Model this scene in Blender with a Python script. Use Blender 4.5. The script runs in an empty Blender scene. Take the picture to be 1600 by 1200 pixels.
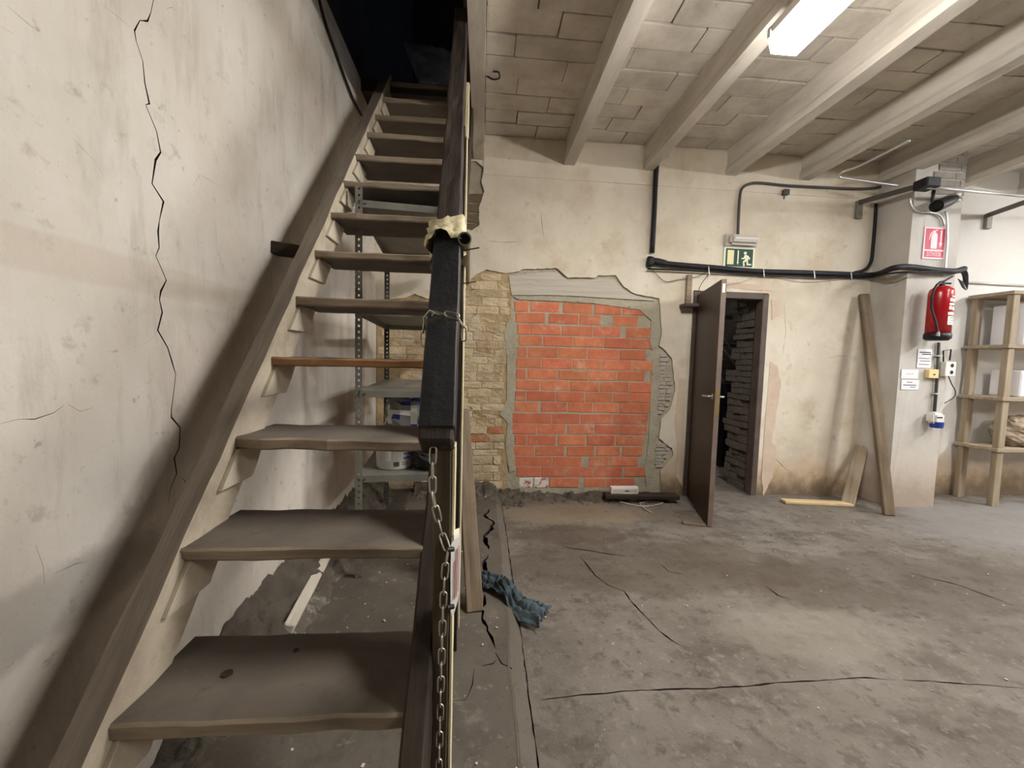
import bpy, bmesh, math, random
from mathutils import Vector, Matrix, noise
from mathutils.geometry import delaunay_2d_cdt
random.seed(7)
R = random.uniform
sc = bpy.context.scene
COL = sc.collection

# ------------------------------------------------------------------ camera
F = 610.0                      # focal length in pixels of the 1600 x 1200 frame
EYE = Vector((0, 0, 1.32))
n_ = Vector((-47, -40, F)).normalized()            # world +Y seen in camera axes (right, down, forward)
v_ = Vector((-243, 9590, F)); v_ = (v_ - n_ * v_.dot(n_)).normalized()   # world -Z
x_ = v_.cross(n_)                                  # world +X
cam_d = bpy.data.cameras.new('camera'); cam = bpy.data.objects.new('camera', cam_d); COL.objects.link(cam)
right = Vector((x_[0], n_[0], -v_[0])); down = Vector((x_[1], n_[1], -v_[1])); fwd = Vector((x_[2], n_[2], -v_[2]))
mw = Matrix((right, -down, -fwd)).transposed().to_4x4(); mw.translation = EYE
cam.matrix_world = mw
cam_d.sensor_width = 36; cam_d.lens = F / 1600 * 36; cam_d.clip_start = 0.05
sc.camera = cam

# ------------------------------------------------------------------ world, exposure, lamp strength
w = bpy.data.worlds.new('world'); sc.world = w; w.use_nodes = True
w.node_tree.nodes['Background'].inputs[0].default_value = (0.5, 0.5, 0.5, 1)
w.node_tree.nodes['Background'].inputs[1].default_value = 0.02
sc.view_settings.view_transform = 'Standard'; sc.view_settings.look = 'None'
sc.view_settings.gamma = 1; sc.view_settings.use_curve_mapping = False
sc.view_settings.exposure = 0.0
LAMP = 104.0
LAMP_WARM = (1.0, 0.965, 0.915); LAMP_COOL = (0.95, 0.97, 1.0)

# ------------------------------------------------------------------ helpers: pixel ray to a point on a real plane
def ray(px, py):
    c = Vector((px - 800, py - 600, F)); return Vector((c.dot(x_), c.dot(n_), -c.dot(v_)))
def onX(px, py, x): r = ray(px, py); return EYE + r * (x / r.x)
def onY(px, py, y): r = ray(px, py); return EYE + r * (y / r.y)
def onZ(px, py, z): r = ray(px, py); return EYE + r * ((z - EYE.z) / r.z)

# ------------------------------------------------------------------ materials
def lin(c, g=1):
    if isinstance(c, str): c = [int(c[i:i+2], 16) / 255 for i in (0, 2, 4)]
    c = [u * g for u in c[:3]]
    return tuple(((u / 12.92) if u <= .04045 else ((u + .055) / 1.055) ** 2.4) for u in c[:3]) + (1,)
class NT:
    def __init__(s, name, pos=False, gain=1):
        s.g = gain
        s.m = bpy.data.materials.new(name); s.m.use_nodes = True
        s.t = s.m.node_tree; s.b = s.t.nodes['Principled BSDF']
        s.tc = s.t.nodes.new('ShaderNodeNewGeometry').outputs['Position'] if pos else s.t.nodes.new('ShaderNodeTexCoord').outputs['Object']
    def n(s, typ, **kw):
        o = s.t.nodes.new(typ)
        for k, v in kw.items(): setattr(o, k, v)
        return o
    def l(s, a, b): s.t.links.new(a, b)
    def vec(s, stretch):
        if stretch == (1, 1, 1): return s.tc
        m = s.n('ShaderNodeMapping'); m.inputs['Scale'].default_value = stretch; s.l(s.tc, m.inputs[0]); return m.outputs[0]
    def noise(s, scale, detail=6, stretch=(1, 1, 1), rough=.6, dist=0):
        o = s.n('ShaderNodeTexNoise'); s.l(s.vec(stretch), o.inputs['Vector'])
        o.inputs['Scale'].default_value = scale; o.inputs['Detail'].default_value = detail
        o.inputs['Roughness'].default_value = rough; o.inputs['Distortion'].default_value = dist
        return o.outputs['Fac']
    def ramp(s, fac, stops):
        r = s.n('ShaderNodeValToRGB'); s.l(fac, r.inputs[0]); e = r.color_ramp.elements
        while len(e) < len(stops): e.new(.5)
        for el, (p, c) in zip(e, stops): el.position = p; el.color = lin(c, s.g)
        return r.outputs[0]
    def rng(s, v, a, b, c=0, d=1):
        m = s.n('ShaderNodeMapRange'); m.clamp = True; m.interpolation_type = 'SMOOTHSTEP'; s.l(v, m.inputs[0])
        for i, x in enumerate((a, b, c, d)): m.inputs[i + 1].default_value = x
        return m.outputs[0]
    def math(s, op, a, b):
        m = s.n('ShaderNodeMath', operation=op)
        for i, x in enumerate((a, b)):
            if isinstance(x, (int, float)): m.inputs[i].default_value = x
            else: s.l(x, m.inputs[i])
        return m.outputs[0]
    def mix(s, fac, a, b):
        m = s.n('ShaderNodeMix', data_type='RGBA')
        if isinstance(fac, (int, float)): m.inputs[0].default_value = fac
        else: s.l(fac, m.inputs[0])
        for i, x in ((6, a), (7, b)):
            if isinstance(x, tuple): m.inputs[i].default_value = x
            else: s.l(x, m.inputs[i])
        return m.outputs[2]
def surf(name, stops, scale=4, detail=8, rough=.85, bump=.3, bscale=None, bdist=.01, stretch=(1, 1, 1), layers=(), rnd=0, metal=0, spec=.3, pos=False, gain=1):
    """procedural surface: base noise ramp, then layers of stains, damp, wear or painted shade, then bump"""
    s = NT(name, pos, gain)
    if isinstance(stops, str): stops = [(0, stops), (1, stops)]
    col = s.ramp(s.noise(scale, detail, stretch), stops)
    for L in layers:
        t = L[0]
        if t == 'noise':                       # scale, lo, hi, colour, strength, stretch
            f = s.rng(s.noise(L[1], 8, L[6] if len(L) > 6 else (1, 1, 1), .65), L[2], L[3], 0, L[5]); c = L[4]
        elif t == 'z':                         # z0 full, z1 none, colour, strength, noise scale
            sep = s.n('ShaderNodeSeparateXYZ'); s.l(s.tc, sep.inputs[0])
            zz = s.math('ADD', sep.outputs[2], s.math('MULTIPLY', s.math('SUBTRACT', s.noise(L[5], 7), .5), L[6]))
            f = s.rng(zz, L[1], L[2], L[4], 0); c = L[3]
        elif t == 'blob':                      # centre, radius (x,y,z), colour, strength, noise scale, noise amount
            mp = s.n('ShaderNodeMapping', vector_type='POINT'); mp.inputs['Location'].default_value = [-a / b for a, b in zip(L[1], L[2])]
            mp.inputs['Scale'].default_value = [1 / b for b in L[2]]; s.l(s.tc, mp.inputs[0])
            ln = s.n('ShaderNodeVectorMath', operation='LENGTH'); s.l(mp.outputs[0], ln.inputs[0])
            d = s.math('ADD', ln.outputs['Value'], s.math('MULTIPLY', s.math('SUBTRACT', s.noise(L[5], 8, (1, 1, 1), .65), .5), L[6]))
            f = s.rng(d, .75, 1.1, L[4], 0); c = L[3]
        elif t == 'vor':                       # scale, colour, strength : pits
            v = s.n('ShaderNodeTexVoronoi'); v.inputs['Scale'].default_value = L[1]; s.l(s.tc, v.inputs[0])
            f = s.rng(v.outputs['Distance'], .05, .16, L[3], 0); c = L[2]
        col = s.mix(f, col, lin(c, gain))
    if rnd:
        oi = s.n('ShaderNodeObjectInfo'); h = s.n('ShaderNodeHueSaturation')
        s.l(s.rng(oi.outputs['Random'], 0, 1, 1 - rnd, 1 + rnd), h.inputs['Value']); s.l(col, h.inputs['Color']); col = h.outputs[0]
        w2 = s.n('ShaderNodeTexWhiteNoise', noise_dimensions='1D'); s.l(oi.outputs['Random'], w2.inputs['W'])
        s.l(s.rng(w2.outputs['Value'], 0, 1, .5 - rnd * .04, .5 + rnd * .04), h.inputs['Hue'])
    s.l(col, s.b.inputs['Base Color'])
    s.b.inputs['Roughness'].default_value = rough; s.b.inputs['Metallic'].default_value = metal
    s.b.inputs['Specular IOR Level'].default_value = spec
    if bump:
        bn = s.n('ShaderNodeBump'); bn.inputs['Strength'].default_value = bump; bn.inputs['Distance'].default_value = bdist
        s.l(s.noise(bscale or scale * 4, 8, stretch, .65), bn.inputs['Height']); s.l(bn.outputs[0], s.b.inputs['Normal'])
    return s.m
def emit(name, colr, k):
    s = NT(name); s.b.inputs['Base Color'].default_value = (.9, .9, .9, 1)
    s.b.inputs['Emission Color'].default_value = tuple(colr) + (1,); s.b.inputs['Emission Strength'].default_value = k
    return s.m
def plain(name, c, rough=.6, metal=0, spec=.4, gain=1): return surf(name, c, bump=0, rough=rough, metal=metal, spec=spec, gain=gain)

M = {}
M['left_plaster'] = surf('cream_plaster', [(.25, 'b5aca0'), (.5, 'ccc5ba'), (.75, 'dad4cb')], 1.8, bump=.8, bscale=10, bdist=.014, stretch=(1, 1, .7),
    layers=[('noise', .9, .45, .75, 'c9b3a6', .5), ('noise', 3.2, .54, .72, 'a39a8b', .6, (1, 1, .3)), ('noise', 9, .54, .70, 'a79e90', .5, (1, 1, .18)), ('noise', 2.0, .55, .8, 'e6e2da', .6, (1, 1, .3)),
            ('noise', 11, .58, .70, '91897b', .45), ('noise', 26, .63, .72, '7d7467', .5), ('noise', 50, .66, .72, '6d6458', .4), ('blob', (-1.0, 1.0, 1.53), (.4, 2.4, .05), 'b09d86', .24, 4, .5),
            ('blob', (-1.0, .75, .72), (.4, .55, .10), '8f8b82', .6, 4, 1.0), ('z', .1, .6, '968b7b', .4, 4, .5)])  # grey blob is a faint cast shadow painted into the wall colour
M['dark_plaster'] = surf('near_black_plaster', [(.3, '2a2826'), (.7, '3b3836')], 3, bump=.4)  # near-black plaster colour for the upper storey walls
M['back_plaster'] = surf('back_wall_plaster', [(.25, 'c2b6a1'), (.5, 'd9cfbd'), (.75, 'e4dccd')], 1.5, bump=.4, bscale=8, bdist=.012,
    layers=[('noise', 2.2, .5, .72, 'b8a07c', .5), ('noise', 6, .58, .72, 'a8987c', .5), ('noise', 3, .55, .75, 'e8e2d5', .5, (1, 1, .4)),
            ('noise', 22, .66, .74, '8c7d64', .5), ('blob', (5.9, 3.7, 2.0), (1.7, 1, 2.2), 'cbc9c6', .75, 2, .5), ('z', .12, .55, 'b08c5c', .65, 5, .5), ('z', .0, .3, '5e5040', .85, 9, .35)], gain=1.03)
M['pillar_plaster'] = surf('pillar_plaster', [(.25, 'b8b0a5'), (.5, 'cfc9c0'), (.75, 'dcd8d1')], 1.8, bump=.4, bscale=9, bdist=.012,
    layers=[('noise', 5, .58, .74, 'aa9c86', .5), ('z', .2, .75, 'd8c6b4', .6, 5, .4), ('z', .05, .45, '9a8570', .6, 7, .4)], gain=0.93)
M['edge_plaster'] = surf('broken_plaster_edge', [(.3, 'a39782'), (.7, 'c2b7a3')], 20, bump=.6)
M['crack'] = plain('crack_dark', '241d17', .95)
M['mortar'] = surf('grey_mortar', [(.3, 'a39b87'), (.7, 'beb6a1')], 6, bump=.8, bscale=18, bdist=.02, layers=[('noise', 4, .52, .7, 'c2b698', .7), ('noise', 14, .6, .7, '77705f', .6)])
M['old_mortar'] = surf('old_lime_mortar', [(.3, 'a08860'), (.7, 'cbb48b')], 7, bump=1, bscale=22, bdist=.02, layers=[('noise', 16, .58, .7, '7d6748', .6), ('z', .1, .5, 'b9a084', .4, 5, .4)])
M['lintel'] = surf('pale_lintel', [(.3, 'b3aa9b'), (.7, 'd6cec0')], 3, bump=.6, bscale=10, stretch=(.4, 1, 9), layers=[('noise', 9, .58, .7, '857a69', .5, (.3, 1, 6))])
M['red_brick'] = surf('red_clay_brick', [(.25, 'b5664a'), (.5, 'c47556'), (.75, 'd18866')], 9, bump=.6, bscale=60, bdist=.004, rnd=.10, pos=True,
    layers=[('noise', 5.5, .56, .70, 'c9a78e', .6), ('noise', 4, .58, .76, '9c5740', .5), ('noise', 26, .62, .72, 'd9bfa8', .5), ('noise', 11, .66, .74, 'a79c88', .8)], gain=1.06)
M['white_brick'] = surf('brick_smeared_white', [(.42, 'b5664c'), (.5, 'e6dfd6')], 14, bump=.4, pos=True)
M['old_brick'] = surf('yellow_worn_brick', [(.25, 'b09a77'), (.5, 'cfba99'), (.75, 'dfd1b8')], 9, bump=1, bscale=45, bdist=.012, rnd=.13, pos=True,
    layers=[('noise', 14, .56, .70, '94774f', .55), ('noise', 6, .52, .66, 'd9ccb0', .7), ('noise', 40, .6, .7, '8a6f4c', .5)])
M['rust_brick'] = surf('rusty_red_old_brick', [(.3, 'a8694a'), (.7, 'bd8462')], 9, bump=.8, bscale=40, rnd=.1, pos=True, layers=[('noise', 12, .54, .68, 'cfb88f', .7)])
M['grey_brick'] = surf('grey_painted_brick', [(.3, '8d877e'), (.7, 'aaa39a')], 8, bump=.7, rnd=.08, pos=True)
M['floor_crack'] = plain('floor_crack_earth', '5b4f43', .95, gain=0.60)
M['floor'] = surf('worn_concrete_floor', [(.25, '7a7065'), (.45, '968c80'), (.6, 'a59b90'), (.8, 'b5ada1')], 2.2, bump=.9, bscale=9, bdist=.016, rough=.7, spec=.25,
    layers=[('noise', 4.5, .5, .64, '73675a', .65, (.6, 1, 1)), ('noise', 3, .54, .70, 'b6aea3', .65), ('noise', 9, .54, .66, '6b6155', .6), ('noise', 16, .56, .68, '5e544a', .6), ('noise', 24, .56, .66, 'bdb5a9', .5), ('noise', 60, .60, .70, '544b41', .55), ('noise', 90, .60, .70, 'cfc7bb', .4),
            ('blob', (1.15, 2.40, 0), (1.1, .36, 1), '665848', .5, 4, 1.6), ('blob', (2.6, 2.15, 0), (1.2, .35, 1), '6a5c4d', .5, 4.5, 1.8), ('blob', (.75, 2.85, 0), (.5, .18, 1), '6b5b4a', .55, 5, 1.4),
            ('blob', (1.65, 1.75, 0), (.45, .22, 1), 'bdb4a4', .5, 6, 1.6), ('blob', (.8, 3.25, 0), (.7, .25, 1), 'bda98c', .55, 6, 1.5), ('blob', (5, 2.9, 0), (1.5, .6, 1), 'b4b0ab', .7, 2, .9)], gain=0.76)
M['kerb'] = surf('smooth_cement', [(.3, '746a5e'), (.7, '91877a')], 2.5, bump=.5, bscale=9, rough=.75, layers=[('noise', 5, .52, .66, '62574b', .6), ('noise', 9, .56, .70, 'b3a999', .55), ('noise', 20, .60, .70, 'cdc4b6', .5), ('noise', 30, .60, .70, '544a3f', .5)], gain=0.74)
M['ceil'] = surf('dirty_white_ceiling_block', [(.25, 'a09a8f'), (.5, 'b8b1a6'), (.75, 'c6c0b5')], 5, bump=.5, bscale=16, bdist=.008, rnd=.06, pos=True,
    layers=[('noise', 4, .56, .74, '938a7e', .5), ('noise', 17, .64, .72, '6e655b', .5)], gain=1.10)
M['ceil_gap'] = surf('ceiling_mortar', [(.3, '6a5f54'), (.7, '91867a')], 10, bump=.8, gain=0.60)
M['joist'] = surf('whitewashed_concrete_joist', [(.3, 'a39d93'), (.7, 'c9c2b7')], 6, bump=.4, bscale=20, bdist=.006, stretch=(1, .25, 1), layers=[('noise', 8, .56, .72, '8b8377', .5, (1, .3, 1)), ('noise', 30, .63, .72, 'd9d3c9', .5)], gain=1.08)
def wood(name, a, b, c, dirt='4a3c2e', k=.5, rough=.8, rnd=.06, gain=1):
    return surf(name, [(.28, a), (.5, b), (.74, c)], 5, 8, stretch=(.5, 6, 6), bump=.5, bscale=9, bdist=.006, rough=rough, rnd=rnd, gain=gain, layers=[('noise', 3, .54, .74, dirt, k), ('noise', 22, .64, .74, c, .4)])
M['tread'] = surf('grimy_stair_wood', [(.28, '6e645a'), (.5, '82776b'), (.74, '94897c')], 3, 8, stretch=(.7, 1.6, 1.6), bump=.35, bscale=14, bdist=.006, rough=.8, rnd=.05, layers=[('noise', 3, .54, .74, '5a4f45', .5), ('noise', 26, .62, .72, 'a3988a', .4), ('noise', 9, .62, .72, '544a40', .4)], gain=0.78)
M['tread_edge'] = wood('worn_stair_edge', '77695a', '978773', 'b5a48d', '574a3c', .5, gain=0.89)
M['tread_red'] = wood('reddish_stair_wood', '6a482f', '8e6443', 'a4805c', '4d3222', .5)
M['stringer'] = wood('dusty_stringer', '8b7d6d', 'a39584', 'b8ab98', '6a5d50', .55, gain=0.76)
M['cleat'] = surf('pale_dusty_stringer_face', [(.3, '9c907e'), (.5, 'b8ac98'), (.7, 'c8bdab')], 6, bump=.6, bscale=25, bdist=.006, rnd=.05, layers=[('noise', 12, .58, .7, '9a8c74', .5), ('noise', 40, .6, .7, 'a3967f', .4)])
M['dark_wood'] = wood('dark_old_wood', '2c251f', '40352c', '564a3a', '28201a', .5, gain=0.85)
M['post'] = wood('olive_brown_post', '4c4230', '5e523c', '72664c', '3c3326', .4, gain=0.80)
M['pale_edge'] = wood('pale_wood', 'b8ab84', 'd2c7a3', 'e4dbbe', '9b8c66', .3)
M['leaner'] = wood('grey_brown_plank', '6a5a48', '86745e', '9c8a72', '54463a', .4, gain=0.85)
M['pine'] = wood('fresh_pine', 'b99a6c', 'cbb085', 'd8c29c', 'a58557', .3)
M['shelf_wood'] = wood('beige_shelf_wood', '95836c', 'ab9982', 'c0af98', '7b6a55', .4, gain=0.90)
M['rubber'] = surf('black_rubber_sheet', [(.3, '1d1c1d'), (.7, '2b2a2b')], 8, bump=.4, bscale=40, rough=.55, layers=[('noise', 5, .58, .72, '5f584e', .55), ('noise', 24, .66, .74, '6c665c', .4)], gain=0.80)
M['steel'] = surf('zinc_grey_steel', [(.3, '7d7a70'), (.7, '99968b')], 6, bump=.15, rough=.5, metal=.25, layers=[('noise', 9, .6, .74, '6c5c46', .5)], gain=0.90)
M['dark_steel'] = surf('dark_steel_angle', [(.3, '4b4843'), (.7, '65615a')], 8, bump=.2, rough=.5, metal=.3)
M['chrome'] = plain('bright_chain_steel', 'c9c5bb', .28, .9)
M['silver'] = plain('silver_conduit', 'c6c6c4', .35, .7)
M['black'] = plain('black_plastic', '17171a', .45)
M['black_cable'] = surf('black_cable_sleeve', [(.3, '121214'), (.7, '26262a')], 30, bump=.4, rough=.5)
M['grey_conduit'] = plain('dark_grey_conduit', '4a4845', .5)
M['wire'] = plain('thin_dark_wire', '4b453e', .6)
M['wire_pale'] = plain('pale_wire', 'c9bfae', .6)
M['door'] = surf('brown_veneer_door', [(.3, '3a2419'), (.7, '4a2f21')], 3, stretch=(8, 8, .5), bump=.1, rough=.45, spec=.4, gain=0.80)
M['door_edge'] = surf('door_edge_laminate', [(.3, '6d5e56'), (.7, '84746b')], 6, bump=.1, rough=.5)
M['frame'] = surf('painted_door_frame', [(.3, '4f443d'), (.7, '665850')], 6, bump=.2, rough=.5)
M['brass'] = plain('pale_brass', 'b7a26a', .35, .7)
M['white_plastic'] = plain('white_plastic', 'e3e0d8', .4)
M['grey_plastic'] = surf('grey_plastic_lamp', [(.3, 'b9b1a6'), (.7, 'cbc4b9')], 5, bump=0, rough=.3, spec=.5)
M['cream_plastic'] = plain('cream_plastic', 'e6cd95', .4)
M['blue_plastic'] = plain('blue_plastic', '1f3a8a', .4)
M['paper'] = plain('white_paper', 'e6e4e6', .8)
M['ink'] = plain('ink', '2b2a33', .8)
M['green'] = plain('sign_green', '12402f', .5)
M['sign_pale'] = plain('luminescent_sign_pale', 'eef0d2', .5)
M['sign_yellow'] = plain('luminescent_panel', 'f0e8b4', .5)
M['sign_red'] = plain('sign_red', 'b81f3c', .5)
M['sign_pink'] = plain('sign_white_pink', 'f3ccd0', .5)
M['faded_red'] = plain('faded_red_print', 'd27c80', .5)
M['ext_red'] = plain('extinguisher_red', 'a80f1c', .25, 0, .6)
M['rag'] = surf('blue_denim_rag', [(.3, '3c4448'), (.7, '5a666b')], 10, bump=.5, bscale=80, rough=.95)
M['cloth'] = surf('cream_cloth', [(.3, 'bdb08c'), (.7, 'd8cdab')], 8, bump=.3, bscale=50, rough=.9)
M['pipe'] = surf('grey_green_pipe', [(.3, '77735f'), (.7, '8f8b76')], 8, bump=.1, rough=.5)
M['inside'] = plain('bore_shade_black', '0b0b0b', .9)
M['rubble'] = surf('dirty_rubble', [(.3, '6a5f52'), (.5, '8a7e6f'), (.7, 'a89c8a')], 6, bump=1, bscale=14, bdist=.03, layers=[('noise', 7, .60, .68, 'e6dfd2', .8), ('noise', 12, .58, .7, '4f463b', .6)], gain=0.67)
M['pinkrepair'] = surf('pinkish_repair_plaster', [(.3, 'c9b29d'), (.7, 'dcc9b5')], 5, bump=.5, layers=[('noise', 7, .56, .7, 'dccbb0', .6)])
M['sheet'] = surf('bluish_plastic_sheet', [(.3, '6d7384'), (.6, '9aa0b4'), (.8, 'c9cfe0')], 6, bump=.7, bscale=7, rough=.25, spec=.6)
M['sack'] = surf('grey_plastic_sack', [(.3, '6d6b68'), (.6, '8f8c88'), (.75, 'd8d6d2')], 6, bump=.6, bscale=12, rough=.35)
M['dark_sack'] = surf('dark_sack', [(.3, '1d1b1a'), (.7, '35312d')], 6, bump=.6, rough=.5)
M['brown'] = plain('brown_card', '5c3c26', .8)
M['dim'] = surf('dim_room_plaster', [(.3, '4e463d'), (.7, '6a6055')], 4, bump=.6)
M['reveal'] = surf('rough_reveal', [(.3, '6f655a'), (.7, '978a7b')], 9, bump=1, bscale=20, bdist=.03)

# ------------------------------------------------------------------ mesh helpers
WM = {}
def tag(o, label=None, cat=None, group=None, kind=None):
    for k, v in (('label', label), ('category', cat), ('group', group), ('kind', kind)):
        if v: o[k] = v
    return o
def link(name, me, M4=None, parent=None):
    o = bpy.data.objects.new(name, me); COL.objects.link(o)
    M4 = M4 or Matrix(); o.matrix_basis = M4; WM[o.name] = M4
    if parent:
        o.parent = parent; o.matrix_parent_inverse = WM[parent.name].inverted()
    return o
def empty(name, loc, label, cat, group=None):
    o = link(name, None, Matrix.Translation(Vector(loc))); return tag(o, label, cat, group)
def mesh_obj(name, verts, faces, mats, parent=None, smooth=False, idx=None, keep=False, M4=None):
    vs = [Vector(v) for v in verts]
    if not keep and M4 is None:
        lo = Vector([min(v[i] for v in vs) for i in range(3)]); hi = Vector([max(v[i] for v in vs) for i in range(3)])
        c = Vector(((lo.x + hi.x) / 2, (lo.y + hi.y) / 2, lo.z)); vs = [v - c for v in vs]; M4 = Matrix.Translation(c)
    me = bpy.data.meshes.new(name); me.from_pydata(vs, [], faces)
    if not isinstance(mats, (list, tuple)): mats = [mats]
    for m in mats: me.materials.append(M[m])
    if idx: me.polygons.foreach_set('material_index', idx)
    if smooth: me.polygons.foreach_set('use_smooth', [True] * len(me.polygons))
    me.update()
    return link(name, me, M4, parent)
class MB:
    """collects shapes for ONE mesh object"""
    def __init__(s): s.v = []; s.f = []; s.i = []
    def add(s, vs, fs, mi=0):
        b = len(s.v); s.v += [Vector(v) for v in vs]; s.f += [[b + i for i in f] for f in fs]; s.i += [mi] * len(fs); return s
    def box(s, c, d, mi=0, rot=None):
        c = Vector(c); h = Vector(d) / 2
        vs = [Vector((x * h.x, y * h.y, z * h.z)) for x in (-1, 1) for y in (-1, 1) for z in (-1, 1)]
        if rot: vs = [rot @ v for v in vs]
        return s.add([c + v for v in vs], [(0, 1, 3, 2), (4, 6, 7, 5), (0, 4, 5, 1), (2, 3, 7, 6), (0, 2, 6, 4), (1, 5, 7, 3)], mi)
    def tube(s, pts, r, n=8, mi=0, caps=True, smooth=0):
        pts = [Vector(p) for p in pts]
        if smooth: pts = catmull(pts, smooth)
        rr = r if isinstance(r, (list, tuple)) else [r] * len(pts)
        if len(rr) != len(pts): rr = [rr[0] + (rr[-1] - rr[0]) * i / (len(pts) - 1) for i in range(len(pts))]
        vs = []; fs = []; up = None
        for i, p in enumerate(pts):
            t = (pts[min(i + 1, len(pts) - 1)] - pts[max(i - 1, 0)]).normalized()
            if up is None: up = t.orthogonal().normalized()
            u = (up - t * up.dot(t)).normalized(); w = t.cross(u); up = u
            vs += [p + (u * math.cos(a) + w * math.sin(a)) * rr[i] for a in [2 * math.pi * k / n for k in range(n)]]
        for i in range(len(pts) - 1):
            for k in range(n): fs.append((i * n + k, i * n + (k + 1) % n, (i + 1) * n + (k + 1) % n, (i + 1) * n + k))
        if caps: fs += [tuple(range(n))[::-1], tuple(range((len(pts) - 1) * n, len(pts) * n))]
        return s.add(vs, fs, mi)
    def lathe(s, base, prof, n=24, mi=0, axis=None):
        """prof: (radius, height) along +Z (or matrix axis) from base"""
        A = axis or Matrix.Identity(3); vs = []; fs = []
        for r, z in prof: vs += [Vector(base) + A @ Vector((r * math.cos(2 * math.pi * k / n), r * math.sin(2 * math.pi * k / n), z)) for k in range(n)]
        for i in range(len(prof) - 1):
            for k in range(n): fs.append((i * n + k, i * n + (k + 1) % n, (i + 1) * n + (k + 1) % n, (i + 1) * n + k))
        fs += [tuple(range(n))[::-1], tuple(range((len(prof) - 1) * n, len(prof) * n))]
        return s.add(vs, fs, mi)
    def prism(s, poly, to3, d, mi=0):
        """2-D outline extruded by the 3-D vector d"""
        n = len(poly); a = [Vector(to3(*p)) for p in poly]; d = Vector(d); fs = []
        from mathutils.geometry import tessellate_polygon
        tri = tessellate_polygon([[Vector((p[0], p[1], 0)) for p in poly]])
        fs += [tuple(t) for t in tri] + [tuple(i + n for i in t[::-1]) for t in tri]
        fs += [(i, (i + 1) % n, n + (i + 1) % n, n + i) for i in range(n)]
        return s.add(a + [p + d for p in a], fs, mi)
    def make(s, name, mats, parent=None, smooth=False, bevel=0, keep=False, M4=None, seg=1):
        o = mesh_obj(name, s.v, s.f, mats, parent, smooth, s.i, keep, M4)
        bm = bmesh.new(); bm.from_mesh(o.data); bmesh.ops.recalc_face_normals(bm, faces=bm.faces)
        if bevel: bmesh.ops.bevel(bm, geom=bm.edges[:], offset=bevel, segments=seg, affect='EDGES', clamp_overlap=True)
        bm.to_mesh(o.data); bm.free(); return o
def catmull(p, k):
    out = []
    for i in range(len(p) - 1):
        a, b, c, d = p[max(i - 1, 0)], p[i], p[i + 1], p[min(i + 2, len(p) - 1)]
        for j in range(k):
            t = j / k; out.append(.5 * ((2 * b) + (c - a) * t + (2 * a - 5 * b + 4 * c - d) * t * t + (3 * b - a - 3 * c + d) * t ** 3))
    return out + [p[-1]]
def frame(p0, p1, up):
    x = (Vector(p1) - Vector(p0)).normalized(); z = Vector(up); z = (z - x * z.dot(x)).normalized(); y = z.cross(x)
    m = Matrix((x, y, z)).transposed().to_4x4(); m.translation = Vector(p0); return m
def plank(name, p0, p1, wd, th, mats, parent=None, up=(0, 0, 1), seg=14, rough=.003, seed=0, edge=0, bev=.004, taper=1):
    """rough board: local X runs along it, Y is its width, Z its thickness"""
    L = (Vector(p1) - Vector(p0)).length; bm = bmesh.new()
    nx, ny = seg, 4; ring = []
    for i in range(nx + 1):
        x = L * i / nx; k = 1 + (taper - 1) * i / nx
        prof = [(-.5, -.5), (-.17, -.5), (.17, -.5), (.5, -.5), (.5, .5), (.17, .5), (-.17, .5), (-.5, .5)]
        row = []
        for a, b in prof:
            v = Vector((x, a * wd * k, b * th * k)); q = Vector((x * 6 + seed * 3.1, a * 2 + seed, b * 2))
            o = noise.noise_vector(q) * rough + noise.noise_vector(q * 3.1) * rough * .5
            if edge and a == -.5: o.y += abs(noise.noise(Vector((x * 5 + seed * 7.7, seed, 0)))) * edge
            if i in (0, nx): o.x *= .5
            row.append(bm.verts.new(v + o))
        ring.append(row)
    for i in range(nx):
        for j in range(8):
            f = bm.faces.new((ring[i][j], ring[i][(j + 1) % 8], ring[i + 1][(j + 1) % 8], ring[i + 1][j]))
            if len(mats if isinstance(mats, (list, tuple)) else [mats]) > 1 and j == 7: f.material_index = 1
    bm.faces.new(ring[0][::-1]); bm.faces.new(ring[-1])
    bmesh.ops.recalc_face_normals(bm, faces=bm.faces)
    if bev:
        es = [e for e in bm.edges if len(e.link_faces) == 2 and e.calc_face_angle(0) > .9]
        bmesh.ops.bevel(bm, geom=es, offset=bev, segments=1, affect='EDGES', clamp_overlap=True)
    me = bpy.data.meshes.new(name); bm.to_mesh(me); bm.free()
    for m in (mats if isinstance(mats, (list, tuple)) else [mats]): me.materials.append(M[m])
    return link(name, me, frame(p0, p1, up), parent)
def inside(p, poly):
    c = False; n = len(poly); x, y = p
    for i in range(n):
        x1, y1 = poly[i]; x2, y2 = poly[i - 1]
        if (y1 > y) != (y2 > y) and x < (x2 - x1) * (y - y1) / (y2 - y1) + x1: c = not c
    return c
def ribbon(pts, wd):
    """closed outline round a crack line, tapering to its ends"""
    p = [Vector(q) for q in pts]; fine = [p[0]]
    for a, b in zip(p, p[1:]):
        k = max(1, int((b - a).length / .035))
        for j in range(1, k + 1):
            q = a.lerp(b, j / k)
            if j < k: q = q + Vector((R(-1, 1), R(-1, 1))) * wd * .35
            fine.append(q)
    l, r = [], []
    for i, q in enumerate(fine):
        t = (fine[min(i + 1, len(fine) - 1)] - fine[max(i - 1, 0)]).normalized(); n = Vector((-t.y, t.x))
        h = wd / 2 * R(.35, 1.35) * min(1, .15 + .35 * min(i, len(fine) - 1 - i))
        l.append(q + n * h); r.append(q - n * h)
    return [tuple(q) for q in l + r[::-1]]
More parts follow.
